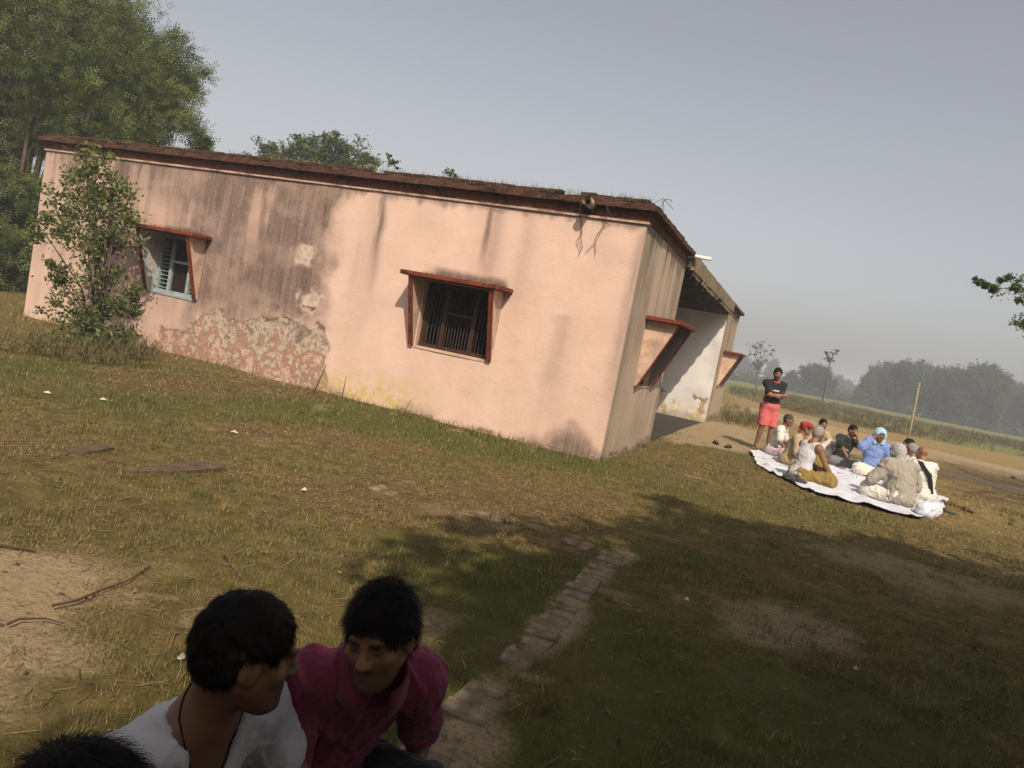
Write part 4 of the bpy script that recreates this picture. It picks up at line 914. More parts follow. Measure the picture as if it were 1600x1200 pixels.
def wrinkle(V, Q, amp, freq, seed, stretch=(1, 1, 1)):
    if len(V) == 0: return V
    N = vnormals(V, Q); q = V*freq*np.array(stretch); w_ = fbm(q[:, 0]+3*fbm(V[:, 0]*freq*.4, V[:, 1]*freq*.4, V[:, 2]*freq*.4, 2, seed+5), q[:, 1], q[:, 2], 3, seed)
    w2 = fbm(q[:, 0]*2.3, q[:, 1]*2.3, q[:, 2]*2.3, 2, seed+9); w_ = np.clip(1-np.abs(w_-.5)*6, 0, 1)**1.4*1.3+.5*np.clip(1-np.abs(w2-.5)*6, 0, 1)**1.4; return V+N*(w_*amp-amp*.3)[:, None]
def rotz(a): c, s_ = math.cos(a), math.sin(a); return np.array([[c, -s_, 0], [s_, c, 0], [0, 0, 1.0]])
def head_frame(f, pitch, roll=0):
    """columns right, forward, up; f = horizontal heading, pitch down positive"""
    f = np.array([f[0], f[1], 0.]); f = f/np.linalg.norm(f); r = np.array([f[1], -f[0], 0]); u = np.array([0, 0, 1.0])
    F_ = f*math.cos(pitch)-u*math.sin(pitch); U_ = u*math.cos(pitch)+f*math.sin(pitch)
    R_ = r*math.cos(roll)+U_*math.sin(roll); U2 = U_*math.cos(roll)-r*math.sin(roll); return np.stack([R_, F_, U2], 1)
def ik(a, b, l1, l2, pole):
    a, b, pole = np.array(a, float), np.array(b, float), np.array(pole, float); d = b-a; L = np.linalg.norm(d); 
    if L > (l1+l2)*.995: b = a+d/L*(l1+l2)*.995; d = b-a; L = np.linalg.norm(d)
    x = (l1*l1-l2*l2+L*L)/(2*L); y = math.sqrt(max(l1*l1-x*x, 1e-6)); u = d/L; p = pole-(pole@u)*u; p /= np.linalg.norm(p)+1e-9
    return a+u*x+p*y, b
def mat_skin(name, c):
    t = NT(name); v = t.coord(); a, ch = t.attr('col'); n = t.noise(v, 35, 4); c1 = t.ramp(n, [(.3, tuple(x*.85 for x in c)), (.7, tuple(x*1.1 for x in c))])
    c1 = t.mix(t.math('MULTIPLY', ch[1], .6), c1, (c[0]*.85, c[1]*.5, c[2]*.5)); c1 = t.mix(t.math('MULTIPLY', ch[0], .9), c1, (.012, .010, .009))
    t.bump(t.noise(v, 260, 3), .08, .002); t.p.inputs['Subsurface Weight'].default_value = .06; t.p.inputs['Subsurface Radius'].default_value = (.01, .004, .002)
    return t.base(c1, .52, .4)
M_skin = [mat_skin('skin_brown', (.23, .115, .062)), mat_skin('skin_dark_brown', (.17, .080, .043)), mat_skin('skin_tan', (.29, .15, .085))]
def mat_hair(name, c):
    t = NT(name); v = t.coord((1, 1, 1)); n = t.noise(v, 90, 3); return t.base(t.ramp(n, [(.3, tuple(x*.6 for x in c)), (.75, tuple(x*1.5 for x in c))]), .6, .10)
M_hairb = mat_hair('black_hair', (.009, .007, .006)); M_hairg = mat_hair('grey_hair', (.24, .22, .20)); M_stub = mat_hair('dark_stubble', (.055, .038, .028))
M_eye = mat_plain('eyeball', (.42, .38, .34), .25, .05); M_iris = mat_plain('iris', (.012, .008, .006), .2, .05)
def cloth_mat(name, c, var=.10, rough=.88, dirt=None):
    t = NT(name); v = t.coord(); n = t.noise(v, 5, 5); col = t.ramp(n, [(.3, tuple(x*(1-var) for x in c)), (.7, tuple(min(1, x*(1+var)) for x in c))])
    if dirt: col = t.mix(t.ramp(t.noise(v, 3, 5), [(.5, (0,)*3), (.7, (.7,)*3)]), col, dirt)
    w_ = t.new('ShaderNodeTexWave'); w_.inputs['Scale'].default_value = 220; t.lk(v, w_.inputs['Vector']); t.bump(t.math('ADD', w_.outputs['Fac'], t.math('MULTIPLY', t.noise(v, 14, 4), 2.5)), .18, .006)
    t.p.inputs['Sheen Weight'].default_value = .15; return t.base(col, rough, .1)

def torso_frame(sp):
    f = np.array([*sp['face'], 0.]); f /= np.linalg.norm(f); r = np.array([f[1], -f[0], 0]); return r, f, np.array([0, 0, 1.0])
def rig(sp):
    s = sp.get('s', 1.0); r, f, u = torso_frame(sp); st = sp.get('legs', 'cross'); J = {}
    pz = {'stand': .93, 'cross': .115, 'kneel': .24, 'squat': .22, 'tuck': .115, 'knee_up': .115, 'recline': .115, 'knees': .115}[st]*s+sp.get('dz', 0)
    lf, ll, cv = rad(sp.get('lean', 5)), rad(sp.get('side', 0)), rad(sp.get('curve', 8))
    O = np.array([sp['pos'][0], sp['pos'][1], 0.0]); L = lambda x, y, z: O+s*(x*r+y*f)+np.array([0, 0, s*z])
    P0 = O+np.array([0, 0, pz]); J['pelvis'] = P0
    d1 = f*math.sin(lf)+r*math.sin(ll)+u*math.cos(lf)*math.cos(ll); d2 = f*math.sin(lf+cv)+r*math.sin(ll)+u*math.cos(lf+cv)*math.cos(ll); d1, d2 = unit(d1), unit(d2)
    tw = rad(sp.get('twist', 0)); r2 = unit(r*math.cos(tw)+f*math.sin(tw)-((r*math.cos(tw)+f*math.sin(tw))@d2)*d2); f2 = np.cross(d2, r2)
    J['waist'] = P0+d1*.16*s; J['chest'] = P0+d1*.33*s; J['neck'] = J['chest']+d2*.19*s; J['r2'], J['f2'], J['d2'] = r2, f2, d2; J['r'], J['f'], J['d1'] = r, f, d1
    HR = head_frame(sp.get('look', sp['face']), rad(sp.get('pitch', 8)), rad(sp.get('tilt', 0))); J['HR'] = HR
    J['head'] = J['neck']+(d2*.11+HR[:, 1]*.035+HR[:, 2]*.075)*s
    for k, sg in (('L', -1), ('R', 1)):
        J['sh'+k] = J['neck']-d2*(.045+sp.get('drop', 0))*s+r2*sg*.185*s; J['hip'+k] = P0+r*sg*.088*s
        if st == 'stand':
            dy = .05 if k == 'L' else -.03; an = L(sg*.11, dy, .08); kn, an = ik(J['hip'+k], an, .43*s, .43*s, f)
            toe = an+s*(f*.15+r*sg*.04)-np.array([0, 0, .035*s])
        elif st == 'cross' or st == 'recline':
            kn = L(sg*.32, .30, .13); an = L(-sg*.06, .33+(.06 if k == 'L' else 0), .07); toe = L(-sg*.22, .32+(.06 if k == 'L' else 0), .045)
        elif st in ('kneel',): kn = L(sg*.13, .42, .07); an = L(sg*.12, .0, .06); toe = L(sg*.10, -.13, .045)
        elif st == 'tuck': kn = L(sg*.21, .33, .17); an = L(-sg*.05, .24+(.06 if k == 'L' else 0), .07); toe = L(-sg*.19, .22+(.06 if k == 'L' else 0), .045)
        elif st == 'squat': kn = L(sg*.20, .40, .44); an = L(sg*.14, .10, .08); toe = L(sg*.17, .26, .03)
        elif st == 'knees': kn = L(sg*.14, .33, .38); an = L(sg*.11, .58, .08); toe = L(sg*.13, .72, .03)
        else:
            up = (k == sp.get('up', 'R'))
            if up: kn = L(sg*.17, .31, .40); an = L(sg*.12, .46, .08); toe = L(sg*.14, .60, .03)
            else: kn = L(sg*.32, .30, .12); an = L(-sg*.04, .30, .07); toe = L(-sg*.18, .30, .04)
        J['kn'+k], J['an'+k], J['toe'+k] = kn, an, toe
        hd = sp.get('hand'+k, ('loc', sg*.22, .28, .16)); 
        tgt = L(*hd[1:4]) if hd[0] == 'loc' else (J['head']+HR@(np.array(hd[1:4])*s) if hd[0] == 'head' else np.array(hd[1:4]))
        pole = hd[4] if len(hd) > 4 else (sg*.7, -.3, -.6); pole = r2*pole[0]+f2*pole[1]+u*pole[2]
        J['el'+k], J['wr'+k] = ik(J['sh'+k], tgt, .29*s, .255*s, pole); J['hd'+k] = hd
    J['s'] = s; J['L'] = L; return J
def head_prims(c, R, s, detail=True, jaw=1.0):
    T = lambda x, y, z: c+R@(np.array([x, y, z])*s); E = lambda p, rr, k: (('ell', T(*p), R, np.array(rr)*s), k*s); Cn = lambda a, b, ra, rb, k: (('cone', T(*a), T(*b), ra*s, rb*s), k*s)
    P = [E((0, -.018, .030), (.075, .096, .087), .02), E((0, .028, -.032), (.060*jaw, .066, .080), .025), E((0, .048, -.080), (.040*jaw, .040, .034), .03)]
    for g in (-1, 1):
        P += [Cn((g*.054*jaw, .0, -.045), (g*.022, .058, -.094), .019, .017, .03), E((g*.043, .060, -.018), (.024, .022, .022), .025), E((g*.079, -.006, -.006), (.011, .026, .035), .008), Cn((g*.086, -.018, .024), (g*.090, -.018, -.022), .007, .006, .005)]
    P += [Cn((-.036, .080, .030), (.036, .080, .030), .013, .013, .02), Cn((0, .088, .018), (0, .112, -.020), .008, .0125, .012), E((.012, .100, -.024), (.009, .011, .008), .008), E((-.012, .100, -.024), (.009, .011, .008), .008),
          Cn((-.019, .084, -.053), (.019, .084, -.053), .0085, .0085, .008), Cn((-.015, .084, -.066), (.015, .084, -.066), .009, .009, .008), E((0, .078, -.096), (.022, .020, .018), .02)]
    S = [(('ell', T(g*.032, .101, .006), R, np.array((.018, .016, .012))*s), .012*s) for g in (-1, 1)]
    S += [(('cone', T(-.018, .096, -.0595), T(.018, .096, -.0595), .0022*s, .0022*s), .004*s)] if detail else []
    B = [E((g*.032, .074, .006), (.0155, .0135, .0125), .005) for g in (-1, 1)]
    return P, S, B
def hand_prims(wr, el, s, r2, curl=.5, fr=.0085, point=None, side=1):
    """palm and five bent fingers leaving the wrist along the forearm; curl 0 flat .. 1 fist"""
    d = unit(wr-el) if point is None else unit(np.array(point, float)); n = np.array([0, 0, -1.0]); n = n-(n@d)*d
    if np.linalg.norm(n) < .3: n = np.array(r2)-(np.array(r2)@d)*d
    n = unit(n); a = np.cross(d, n)*side; P = [(('cone', wr, wr+d*.045*s, .026*s, .03*s), .02*s)]
    for q in (-1, 0, 1): P.append((('cone', wr+d*.03*s+a*q*.016*s, wr+d*.088*s+a*q*.021*s, .0165*s, .0145*s), .012*s))
    for i, ln in enumerate((.070, .080, .074, .058)):
        b = wr+d*.090*s+a*(-.031+i*.021)*s; th = 0; p = b
        for j, fr_ in enumerate((.45, .32, .23)):
            th += curl*1.1; q = p+(d*math.cos(th)+n*math.sin(th))*ln*fr_*s; P.append((('cone', p, q, fr*s*(1-.1*j), fr*s*(.92-.1*j)), .004*s)); p = q
    b = wr+d*.028*s-a*.028*s; q = b+(d*.75-a*.75+n*.25)*.042*s; P.append((('cone', b, q, .0125*s, .0105*s), .008*s)); P.append((('cone', q, q+(d*.9-a*.1+n*.5)*.034*s, .0102*s, .0085*s), .004*s))
    return P
def body_prims(J, sp, far):
    s = J['s']; P = []; fat = sp.get('fat', 1.0); fr = .0105 if far else .0086
    R1 = np.stack([J['r'], np.cross(J['d1'], J['r']), J['d1']], 1); R2 = np.stack([J['r2'], J['f2'], J['d2']], 1); e = lambda c, R, rr, k: (('ell', c, R, np.array(rr)*s), k*s)
    P += [e(J['pelvis']+J['d1']*.02*s, R1, (.165, .115, .12), .03), e(J['waist']+R1[:, 1]*.012*s, R1, (.145*fat, .108*fat, .14), .05), e(J['chest'], R2, (.160, .108, .17), .06)]
    P += [(('cone', J['shL'], J['shR'], .058*s, .058*s), .05*s), (('cone', J['neck']-J['d2']*.05*s, J['head']+J['HR']@(np.array([0, -.025, -.045])*s), .062*s, .053*s), .03*s)]
    for g, k in ((-1, 'L'), (1, 'R')):
        P.append((('cone', J['neck']+J['d2']*.0*s+J['r2']*g*.03*s, J['sh'+k], .05*s, .055*s), .04*s))
    Hp, S, B = head_prims(J['head'], J['HR'], s*sp.get('hs', 1.0), not far); P += Hp
    for k, sg in (('L', -1), ('R', 1)):
        sh_, el, wr = J['sh'+k], J['el'+k], J['wr'+k]
        P += [(('cone', sh_, el, .052*s, .038*s), .03*s), (('cone', el, el+(wr-el)*.35, .038*s, .040*s), .02*s), (('cone', el+(wr-el)*.35, wr, .040*s, .026*s), .02*s)]
        P += hand_prims(wr, el, s, J['r2'], sp.get('curl'+k, .35), fr, sp.get('point'+k), sg)
        hp, kn, an, toe = J['hip'+k], J['kn'+k], J['an'+k], J['toe'+k]
        P += [(('cone', hp, kn, .085*s, .056*s), .04*s), (('cone', kn, kn+(an-kn)*.3, .055*s, .056*s), .02*s), (('cone', kn+(an-kn)*.3, an, .056*s, .036*s), .02*s),
              (('cone', an+(an-toe)*.22, toe, .034*s, .024*s), .02*s), (('cone', toe, toe+(toe-an)*.25, .026*s, .016*s), .02*s)]
    return P, S, B
def torso_cloth(J, infl, fat=1.0, hem=.0, sleeve=.9, k=.05, shoulder=True, skirt=0.0):
    s = J['s']; R1 = np.stack([J['r'], np.cross(J['d1'], J['r']), J['d1']], 1); R2 = np.stack([J['r2'], J['f2'], J['d2']], 1); i_ = infl
    e = lambda c, R, rr, kk: (('ell', c, R, np.array(rr)*s), kk*s)
    P = [e(J['waist']+R1[:, 1]*.012*s-J['d1']*.04*s, R1, (.150*fat+i_, .112*fat+i_, .17), .05), e(J['chest'], R2, (.160+i_, .108+i_, .175), .06), (('cone', J['shL'], J['shR'], (.058+i_*.9)*s, (.058+i_*.9)*s), .05*s)]
    if skirt: P.append(e(J['pelvis']+np.array([0, 0, .0]), R1, (.185+i_, .15+i_, .13), .06))
    for g, q in ((-1, 'L'), (1, 'R')):
        P.append((('cone', J['neck']-J['d2']*.012*s+J['r2']*g*.045*s, J['sh'+q], (.045+i_*.8)*s, (.055+i_)*s), .04*s))
        if sleeve > 0:
            sh_, el, wr = J['sh'+q], J['el'+q], J['wr'+q]; a = min(sleeve, 1.0); P.append((('cone', sh_, sh_+(el-sh_)*a, (.054+i_)*s, (.047+i_*1.3)*s), .03*s))
            if sleeve > 1: P.append((('cone', el, el+(wr-el)*(sleeve-1), (.045+i_)*s, (.034+i_*1.2)*s), .03*s))
    return P
def leg_cloth(J, infl, knee=1.0, drape=True):
    s = J['s']; R1 = np.stack([J['r'], np.cross(J['d1'], J['r']), J['d1']], 1); P = [(('ell', J['pelvis']+J['d1']*.02*s, R1, np.array((.175+infl, .125+infl, .13))*s), .05*s)]
    for k in ('L', 'R'):
        hp, kn, an = J['hip'+k], J['kn'+k], J['an'+k]; a = min(knee, 1.0); P.append((('cone', hp, hp+(kn-hp)*a, (.090+infl)*s, (.062+infl*1.4)*s), .06*s))
        if knee > 1: P.append((('cone', kn, kn+(an-kn)*(knee-1), (.062+infl)*s, (.045+infl*1.6)*s), .05*s))
    if drape and knee >= 1: P.append((('cone', J['knL'], J['knR'], (.05+infl)*s, (.05+infl)*s), .12*s))
    return P
def hair_prims(J, sp, cover=.012):
    s = J['s']*sp.get('hs', 1.0); c, R = J['head'], J['HR']; T = lambda x, y, z: c+R@(np.array([x, y, z])*s)
    P = [(('ell', T(0, -.020, .034), R, np.array((.078+cover*.6, .098+cover*.8, .088+cover))*s), .02*s)]
    for g in (-1, 1): P.append((('cone', T(g*.068, -.01, .03), T(g*.066, -.035, -.02), .02*s, .014*s), .03*s))
    P.append((('ell', T(0, -.058, -.015), R, np.array((.066+cover*.5, .052+cover*.6, .06))*s), .03*s))
    S = [(('ell', T(0, .100, -.028), R, np.array((.082, .072, .094))*s), .012*s)]
    S += [(('ell', T(g*.088, .020, -.038), R, np.array((.045, .052, .060))*s), .01*s) for g in (-1, 1)]
    return P, S, T
def strands(V, Q, n, length, wid, rng, flow, lift=.35, seg=3):
    """short hairs lying over a hair cap"""
    N = vnormals(V, Q); i = rng.integers(0, len(V), n); p = V[i]; nn = N[i]; d = flow(p, nn)+rng.normal(size=(n, 3))*.28; d = unit(d-(d*nn).sum(1, keepdims=True)*nn)
    L = length*(.5+rng.random((n, 1))); side = unit(np.cross(d, nn))*wid; rows = []
    for k in range(seg+1):
        t = k/seg; q = p+d*L*t+nn*(lift*L*math.sin(t*2.2)*.6+.0005); w_ = side*(1-t*.85); rows.append((q-w_, q+w_))
    W_ = np.stack([x for pr in rows for x in pr], 1).reshape(-1, 3); m = 2*(seg+1); b = np.arange(n)[:, None]*m; F = np.concatenate([b+np.array([2*k, 2*k+1, 2*k+3, 2*k+2]) for k in range(seg)]); return W_, F
def person(label, sp, far=True, group=None):
    h = sp.get('h', .0115 if far else .0052); J = rig(sp); s = J['s']; O = np.array([sp['pos'][0], sp['pos'][1], 0.0])
    if 'headat' in sp:                                      # bring the head to where the photograph puts it
        d = np.array(sp['headat'])-J['head']; sp['pos'] = (sp['pos'][0]+d[0], sp['pos'][1]+d[1]); sp['dz'] = sp.get('dz', 0)+np.clip(d[2], -.05, .09); J = rig(sp); O = np.array([sp['pos'][0], sp['pos'][1], 0.0])
    P, S, B = body_prims(J, sp, far); F = Field(*bounds(P), h)
    for pr, k in P: F.add(pr, max(k, h*.6))
    for pr, k in S: F.add(pr, k, 'd')
    for pr, k in B: F.add(pr, k)
    V, Q = F.mesh(); q = (V-J['head'])@J['HR']/(s*sp.get('hs', 1.0)); x, y, z = q.T; col = np.zeros((len(V), 3)); bd = sp.get('beard', 0)
    nz = fbm(x*120, y*120, z*120, 2, 5)
    inh = (np.abs(z) < .14) & (np.abs(x) < .11) & (np.abs(y) < .14)
    if bd: col[:, 0] = np.maximum(col[:, 0], inh*bd*sstep(-.030, -.052, z+.25*(np.abs(x)-.03)+(nz-.5)*.02)*sstep(.0, .03, y)*sstep(-.135, -.11, z)*(1-.85*((np.abs(x) < .021)*(np.abs(z+.059) < .012)*(y > .075))))
    if sp.get('moustache', 0): col[:, 0] = np.maximum(col[:, 0], inh*sp['moustache']*(np.abs(x) < .032)*sstep(.011, .005, np.abs(z+.041+np.abs(x)*.25))*(y > .075))
    brow = inh*(np.abs(np.abs(x)-.031) < .021)*sstep(.009, .004, np.abs(z-.030-.12*(np.abs(x)-.02)))*(y > .05); col[:, 0] = np.maximum(col[:, 0], brow*.95)
    col[:, 0] = np.maximum(col[:, 0], inh*.9*(np.abs(np.abs(x)-.032) < .0135)*sstep(.0035, .0015, np.abs(z-.0055))*(y > .07))
    col[:, 1] = inh*(np.abs(x) < .022)*(np.abs(z+.059) < .0135)*(y > .075)
    o = link('person', mesh_np('person', V-O, Q, True, col), M_skin[sp.get('skin', 0)], None, O); tag(o, label, 'person', group)
    def wear(name, prims, mat, cuts=(), subs=(), amp=.004, freq=16, seed=1, hh=None, stretch=(1, 1, 1)):
        Vc, Qc = grow([(p, max(k, h*.6)) for p, k in prims], hh or h, cuts, subs)
        if len(Vc): Vc = wrinkle(Vc, Qc, amp, freq, seed, stretch); return link(name, mesh_np(name, Vc-O, Qc, True), mat, o)
    hair = sp.get('hair')
    if hair:
        Ph, Sh, T = hair_prims(J, sp, sp.get('cover', .012)); Vh, Qh = grow(Ph, h if far else .0042, (), Sh)
        Vh = Vh+vnormals(Vh, Qh)*((fbm(Vh[:, 0]*55, Vh[:, 1]*55, Vh[:, 2]*55, 3, 8)-.5)*(.012 if far else .013))[:, None]
        ns = 0 if far else sp.get('strands', 9000)
        if ns:
            rng = np.random.default_rng(12); c0 = T(0, -.07, .11)
            fl = lambda p, n: unit(p-c0)*.9+np.array([0, 0, -.5])+J['HR'][:, 1]*sp.get('comb', .3)
            Wv, Fs = strands(Vh, Qh, ns, sp.get('hairlen', .022), .00055, rng, fl, sp.get('lift', .35)); Vh2 = np.concatenate([Vh, Wv]); Qh = np.concatenate([Qh, Fs+len(Vh)]); Vh = Vh2
        link('hair', mesh_np('hair', Vh-O, Qh, True), hair, o)
    for g in (-1, 1):
        if not far:
            c = J['head']+J['HR']@(np.array([g*.032, .0765, .0055])*s)
            Ve, Qe = grow([(('ell', c, J['HR'], np.array((.0112, .0122, .0058))*s), .002)], .0016); ey = link('eye', mesh_np('eye', Ve-O, Qe, True), M_eye, o)
            c2 = c+J['HR']@np.array([.0, .0098, -.001]); Ve, Qe = grow([(('ell', c2, J['HR'], np.array((.0052, .0035, .0048))*s), .002)], .0011); link('iris', mesh_np('iris', Ve-O, Qe, True), M_iris, ey)
    return o, J, wear
# ------------------------------------------------------------------ the men in the shade close by
C_white = cloth_mat('white_cotton', (.50, .49, .52)); C_pink = cloth_mat('magenta_polo', (.155, .026, .056), .12); C_dkpink = cloth_mat('magenta_polo_rib', (.15, .025, .055)); C_dark = cloth_mat('dark_trousers', (.03, .03, .035))
C_cord = mat_plain('black_cord', (.012, .010, .010), .7, .1)
ang = lambda d: (math.cos(rad(d)), math.sin(rad(d)))
def headT(J, x, y, z): return J['head']+J['HR']@(np.array([x, y, z])*J['s'])
# man in the white vest-necked shirt
sp = dict(pos=(1.30, -8.1), face=ang(-2), look=ang(47), pitch=10, tilt=4, lean=12, curve=14, legs='tuck', s=.95, hs=1.0, fat=1.12, drop=.035, side=5, headat=W(388, 1022, 1.50), skin=1, hair=M_hairb, cover=.013, beard=.35, moustache=.5,
          handL=('loc', -.16, .36, .20), handR=('loc', .18, .34, .20), hairlen=.018, lift=.18, strands=14000)
o, J, wear = person('man in a white low-necked shirt with neck cord, head turned towards the magenta polo', sp, False)
s = J['s']; nk = J['neck']; f2, r2, d2 = J['f2'], J['r2'], J['d2']
neckhole = [(('ell', nk+d2*.06*s+f2*.02*s, np.stack([r2, f2, d2], 1), np.array((.098, .085, .10))), .01), (('cone', nk+f2*.10*s+d2*.01, nk+f2*.135*s-d2*.15*s, .085, .045), .015)]
wear('shirt', torso_cloth(J, .016, 1.12, sleeve=.62, skirt=.01), C_white, subs=neckhole, amp=.008, freq=13, seed=3, stretch=(1, 1, .35))
wear('trousers', leg_cloth(J, .012, 1.85), C_dark, amp=.006, freq=12, seed=4)
def neck_cord(J, o, O):
    s = J['s']; pts = []
    for k in range(33):
        a = 2*math.pi*k/32; rr = .078; p = J['neck']+J['d2']*(.035+.03*-math.cos(a))*s+J['r2']*math.sin(a)*rr*s+J['f2']*(math.cos(a)*.085+.015)*s
        if math.cos(a) > 0: p = p-J['d2']*(.17*math.cos(a)**1.5)*s+J['f2']*.055*math.cos(a)*s
        pts.append(p)
    from mathutils.bvhtree import BVHTree
    bt = BVHTree.FromPolygons([tuple(v.co) for v in o.data.vertices], [tuple(p.vertices) for p in o.data.polygons]); q2 = []
    for p in pts:
        p = p-O; ax_ = J['neck']-O-J['f2']*.02; h_ = (p-ax_)@J['d2']; c_ = ax_+J['d2']*h_; dr = unit(p-c_); hit = bt.ray_cast(Vector(c_+dr*.3), Vector(-dr))
        q2.append(np.array(hit[0])+dr*.0022 if hit[0] is not None else p)
    pts = q2
    MB().tube(pts, .0019, 6, cap=False).build('neck_cord', C_cord, o, True)
neck_cord(J, o, np.array([*sp['pos'], 0]))
# man in the pink polo
sp = dict(pos=(1.5, -7.8), face=ang(-28), look=ang(-80), pitch=12, tilt=-6, lean=24, curve=14, side=2, twist=-14, legs='tuck', s=.93, hs=1.04, fat=.84, drop=.015, headat=W(594, 992, 1.80), skin=0, hair=M_hairb, cover=.015, beard=.6, moustache=.7,
          handL=('loc', -.20, .26, .02, (-.3, -.6, -.2)), handR=('loc', .04, .40, .22, (.35, -.2, -.9)), hairlen=.026, lift=.55, comb=-.1, strands=12000)
o, J, wear = person('man in a magenta polo shirt with moustache leaning forward beside the man in white', sp, False)
s = J['s']; nk = J['neck']; f2, r2, d2 = J['f2'], J['r2'], J['d2']; R2 = np.stack([r2, f2, d2], 1)
hole = [(('ell', nk+d2*.075*s+f2*.015*s, R2, np.array((.070, .070, .085))), .008), (('cone', nk+f2*.11*s+d2*.02, nk+f2*.135*s-d2*.075*s, .034, .008), .008)]
wear('polo_shirt', torso_cloth(J, .012, .98, sleeve=.80, skirt=.01), C_pink, subs=hole, amp=.010, freq=13, seed=7, stretch=(1, 1, .4))
for g in (-1, 1):                                          # open collar wings
    V = []; n = 9
    for k in range(n):
        a = g*(rad(168)-rad(150)*k/(n-1)); rad_ = .076; ce = nk+d2*.052*s+f2*.012*s; dr = r2*math.sin(a)+f2*math.cos(a)*1.05
        hi = ce+dr*rad_+d2*(.012-.004*k/(n-1)); lo = ce+dr*(rad_+.026+.012*k/(n-1))-d2*(.030+.030*(k/(n-1))**2)
        V += [hi, hi+dr*.006+d2*.004, lo+dr*.004, lo-dr*.002-d2*.002]
    F = [(4*k+j, 4*k+(j+1) % 4, 4*k+4+(j+1) % 4, 4*k+4+j) for k in range(n-1) for j in range(4)]+[(3, 2, 1, 0), (4*n-4, 4*n-3, 4*n-2, 4*n-1)]
    MB().add(np.array(V)-np.array([*sp['pos'], 0]), F).build('collar', C_dkpink, o, True)
for k in ('L', 'R'):                                        # sleeve ribs
    sh_, el = J['sh'+k], J['el'+k]; a, b = sh_+(el-sh_)*.82, sh_+(el-sh_)*.89; MB().tube([a-np.array([*sp['pos'], 0]), b-np.array([*sp['pos'], 0])], [.063, .061], 20, cap=True).build('sleeve_band', C_dkpink, o, True)
wear('trousers', leg_cloth(J, .012, 1.9, False), C_dark, amp=.006, freq=12, seed=8)
# third man, only the top of his curly hair shows
top = W(150, 1176, 1.06)
sp = dict(pos=(1.5, -8.6), face=ang(-12), look=ang(30), pitch=10, lean=16, curve=18, legs='tuck', headat=top-np.array([.0, 0, .125]), s=.92, skin=0, hair=M_hairb, cover=.012, handL=('loc', -.14, .34, .2), handR=('loc', .16, .34, .2), hairlen=.030, lift=.55, strands=7000, h=.008)
o, J, wear = person('man with black tousled hair sitting closest beside the man in white, hair top showing', sp, False)
wear('shirt', torso_cloth(J, .016, 1.0, sleeve=.8, skirt=.01), cloth_mat('grey_shirt', (.12, .12, .13)), subs=[(('ell', J['neck']+J['d2']*.07, np.stack([J['r2'], J['f2'], J['d2']], 1), np.array((.07, .07, .08))), .008)], amp=.005, freq=13, seed=13)
wear('trousers', leg_cloth(J, .012, 1.85), C_dark, amp=.006, freq=12, seed=14)

# ------------------------------------------------------------------ the sheet on the turf and the group sitting on it
E_front = [G(*p)[:2] for p in ((1172, 706), (1183, 727), (1205, 742), (1235, 757), (1270, 773), (1310, 783), (1345, 791), (1390, 802), (1430, 812), (1458, 813))]
E_back = [q+np.array([.42, 1.9])*(1-.15*i/9) for i, q in enumerate(E_front)]
E_back = [np.array([np.interp(i, (0, 4, 9), (1.75, 3.4, 4.95)), np.interp(i, (0, 4, 9), (6.45, 7.1, 5.2))]) for i in range(10)]
nu, nv = 120, 90; U_ = np.linspace(0, 9, nu); ef = np.stack([np.interp(U_, range(10), [e[k] for e in E_front]) for k in (0, 1)], -1); eb = np.stack([np.interp(U_, range(10), [e[k] for e in E_back]) for k in (0, 1)], -1)
vv = np.linspace(0, 1, nv)[None, :, None]; XY = ef[:, None]*(1-vv)+eb[:, None]*vv
XY = XY+np.stack([(fbm(XY[..., 0]*2.5, XY[..., 1]*2.5, octv=2, seed=3)-.5)*.12, (fbm(XY[..., 0]*2.5, XY[..., 1]*2.5, octv=2, seed=4)-.5)*.12], -1)
rid = 1-np.abs(fbm(XY[..., 0]*2.2, XY[..., 1]*1.4, octv=3, seed=8)-.5)*5; ZS = .020+.035*np.clip(rid, 0, 1)**2+.012*fbm(XY[..., 0]*9, XY[..., 1]*9, octv=2, seed=9)
vq = vv[0, :, 0][None, :]; uq = (U_/9)[:, None]
ZS = ZS+.016*np.exp(-(vq/.05)**2)*fbm(U_*1.6, U_*0, octv=3, seed=10)[:, None]
ZS = ZS+.13*np.exp(-((uq-1)/.035)**2)*np.exp(-((vq-.1)/.22)**2)
ZS = np.maximum(ZS, ground_z(XY[..., 0], XY[..., 1])+.018)
V = np.concatenate([XY, ZS[..., None]], -1).reshape(-1, 3); I = np.arange(nu*nv).reshape(nu, nv); F = np.stack([I[:-1, :-1], I[1:, :-1], I[1:, 1:], I[:-1, 1:]], -1).reshape(-1, 4)
C_sheet = cloth_mat('pale_sheet', (.58, .59, .66), .08, dirt=(.44, .45, .52)); C_under = cloth_mat('dark_sheet_lining', (.05, .05, .06))
sh0 = np.array([*np.mean(E_front, 0), 0]); sheet = link('ground_sheet', mesh_np('ground_sheet', V-sh0, F, True), C_sheet, None, sh0); tag(sheet, 'pale crumpled cotton sheet spread on the turf under the seated men', 'sheet')
V2 = V.copy(); V2[:, 2] -= .006; V2 = V2+np.array([-.006, -.008, 0]); link('lining', mesh_np('lining', V2-sh0, F, True), C_under, sheet)
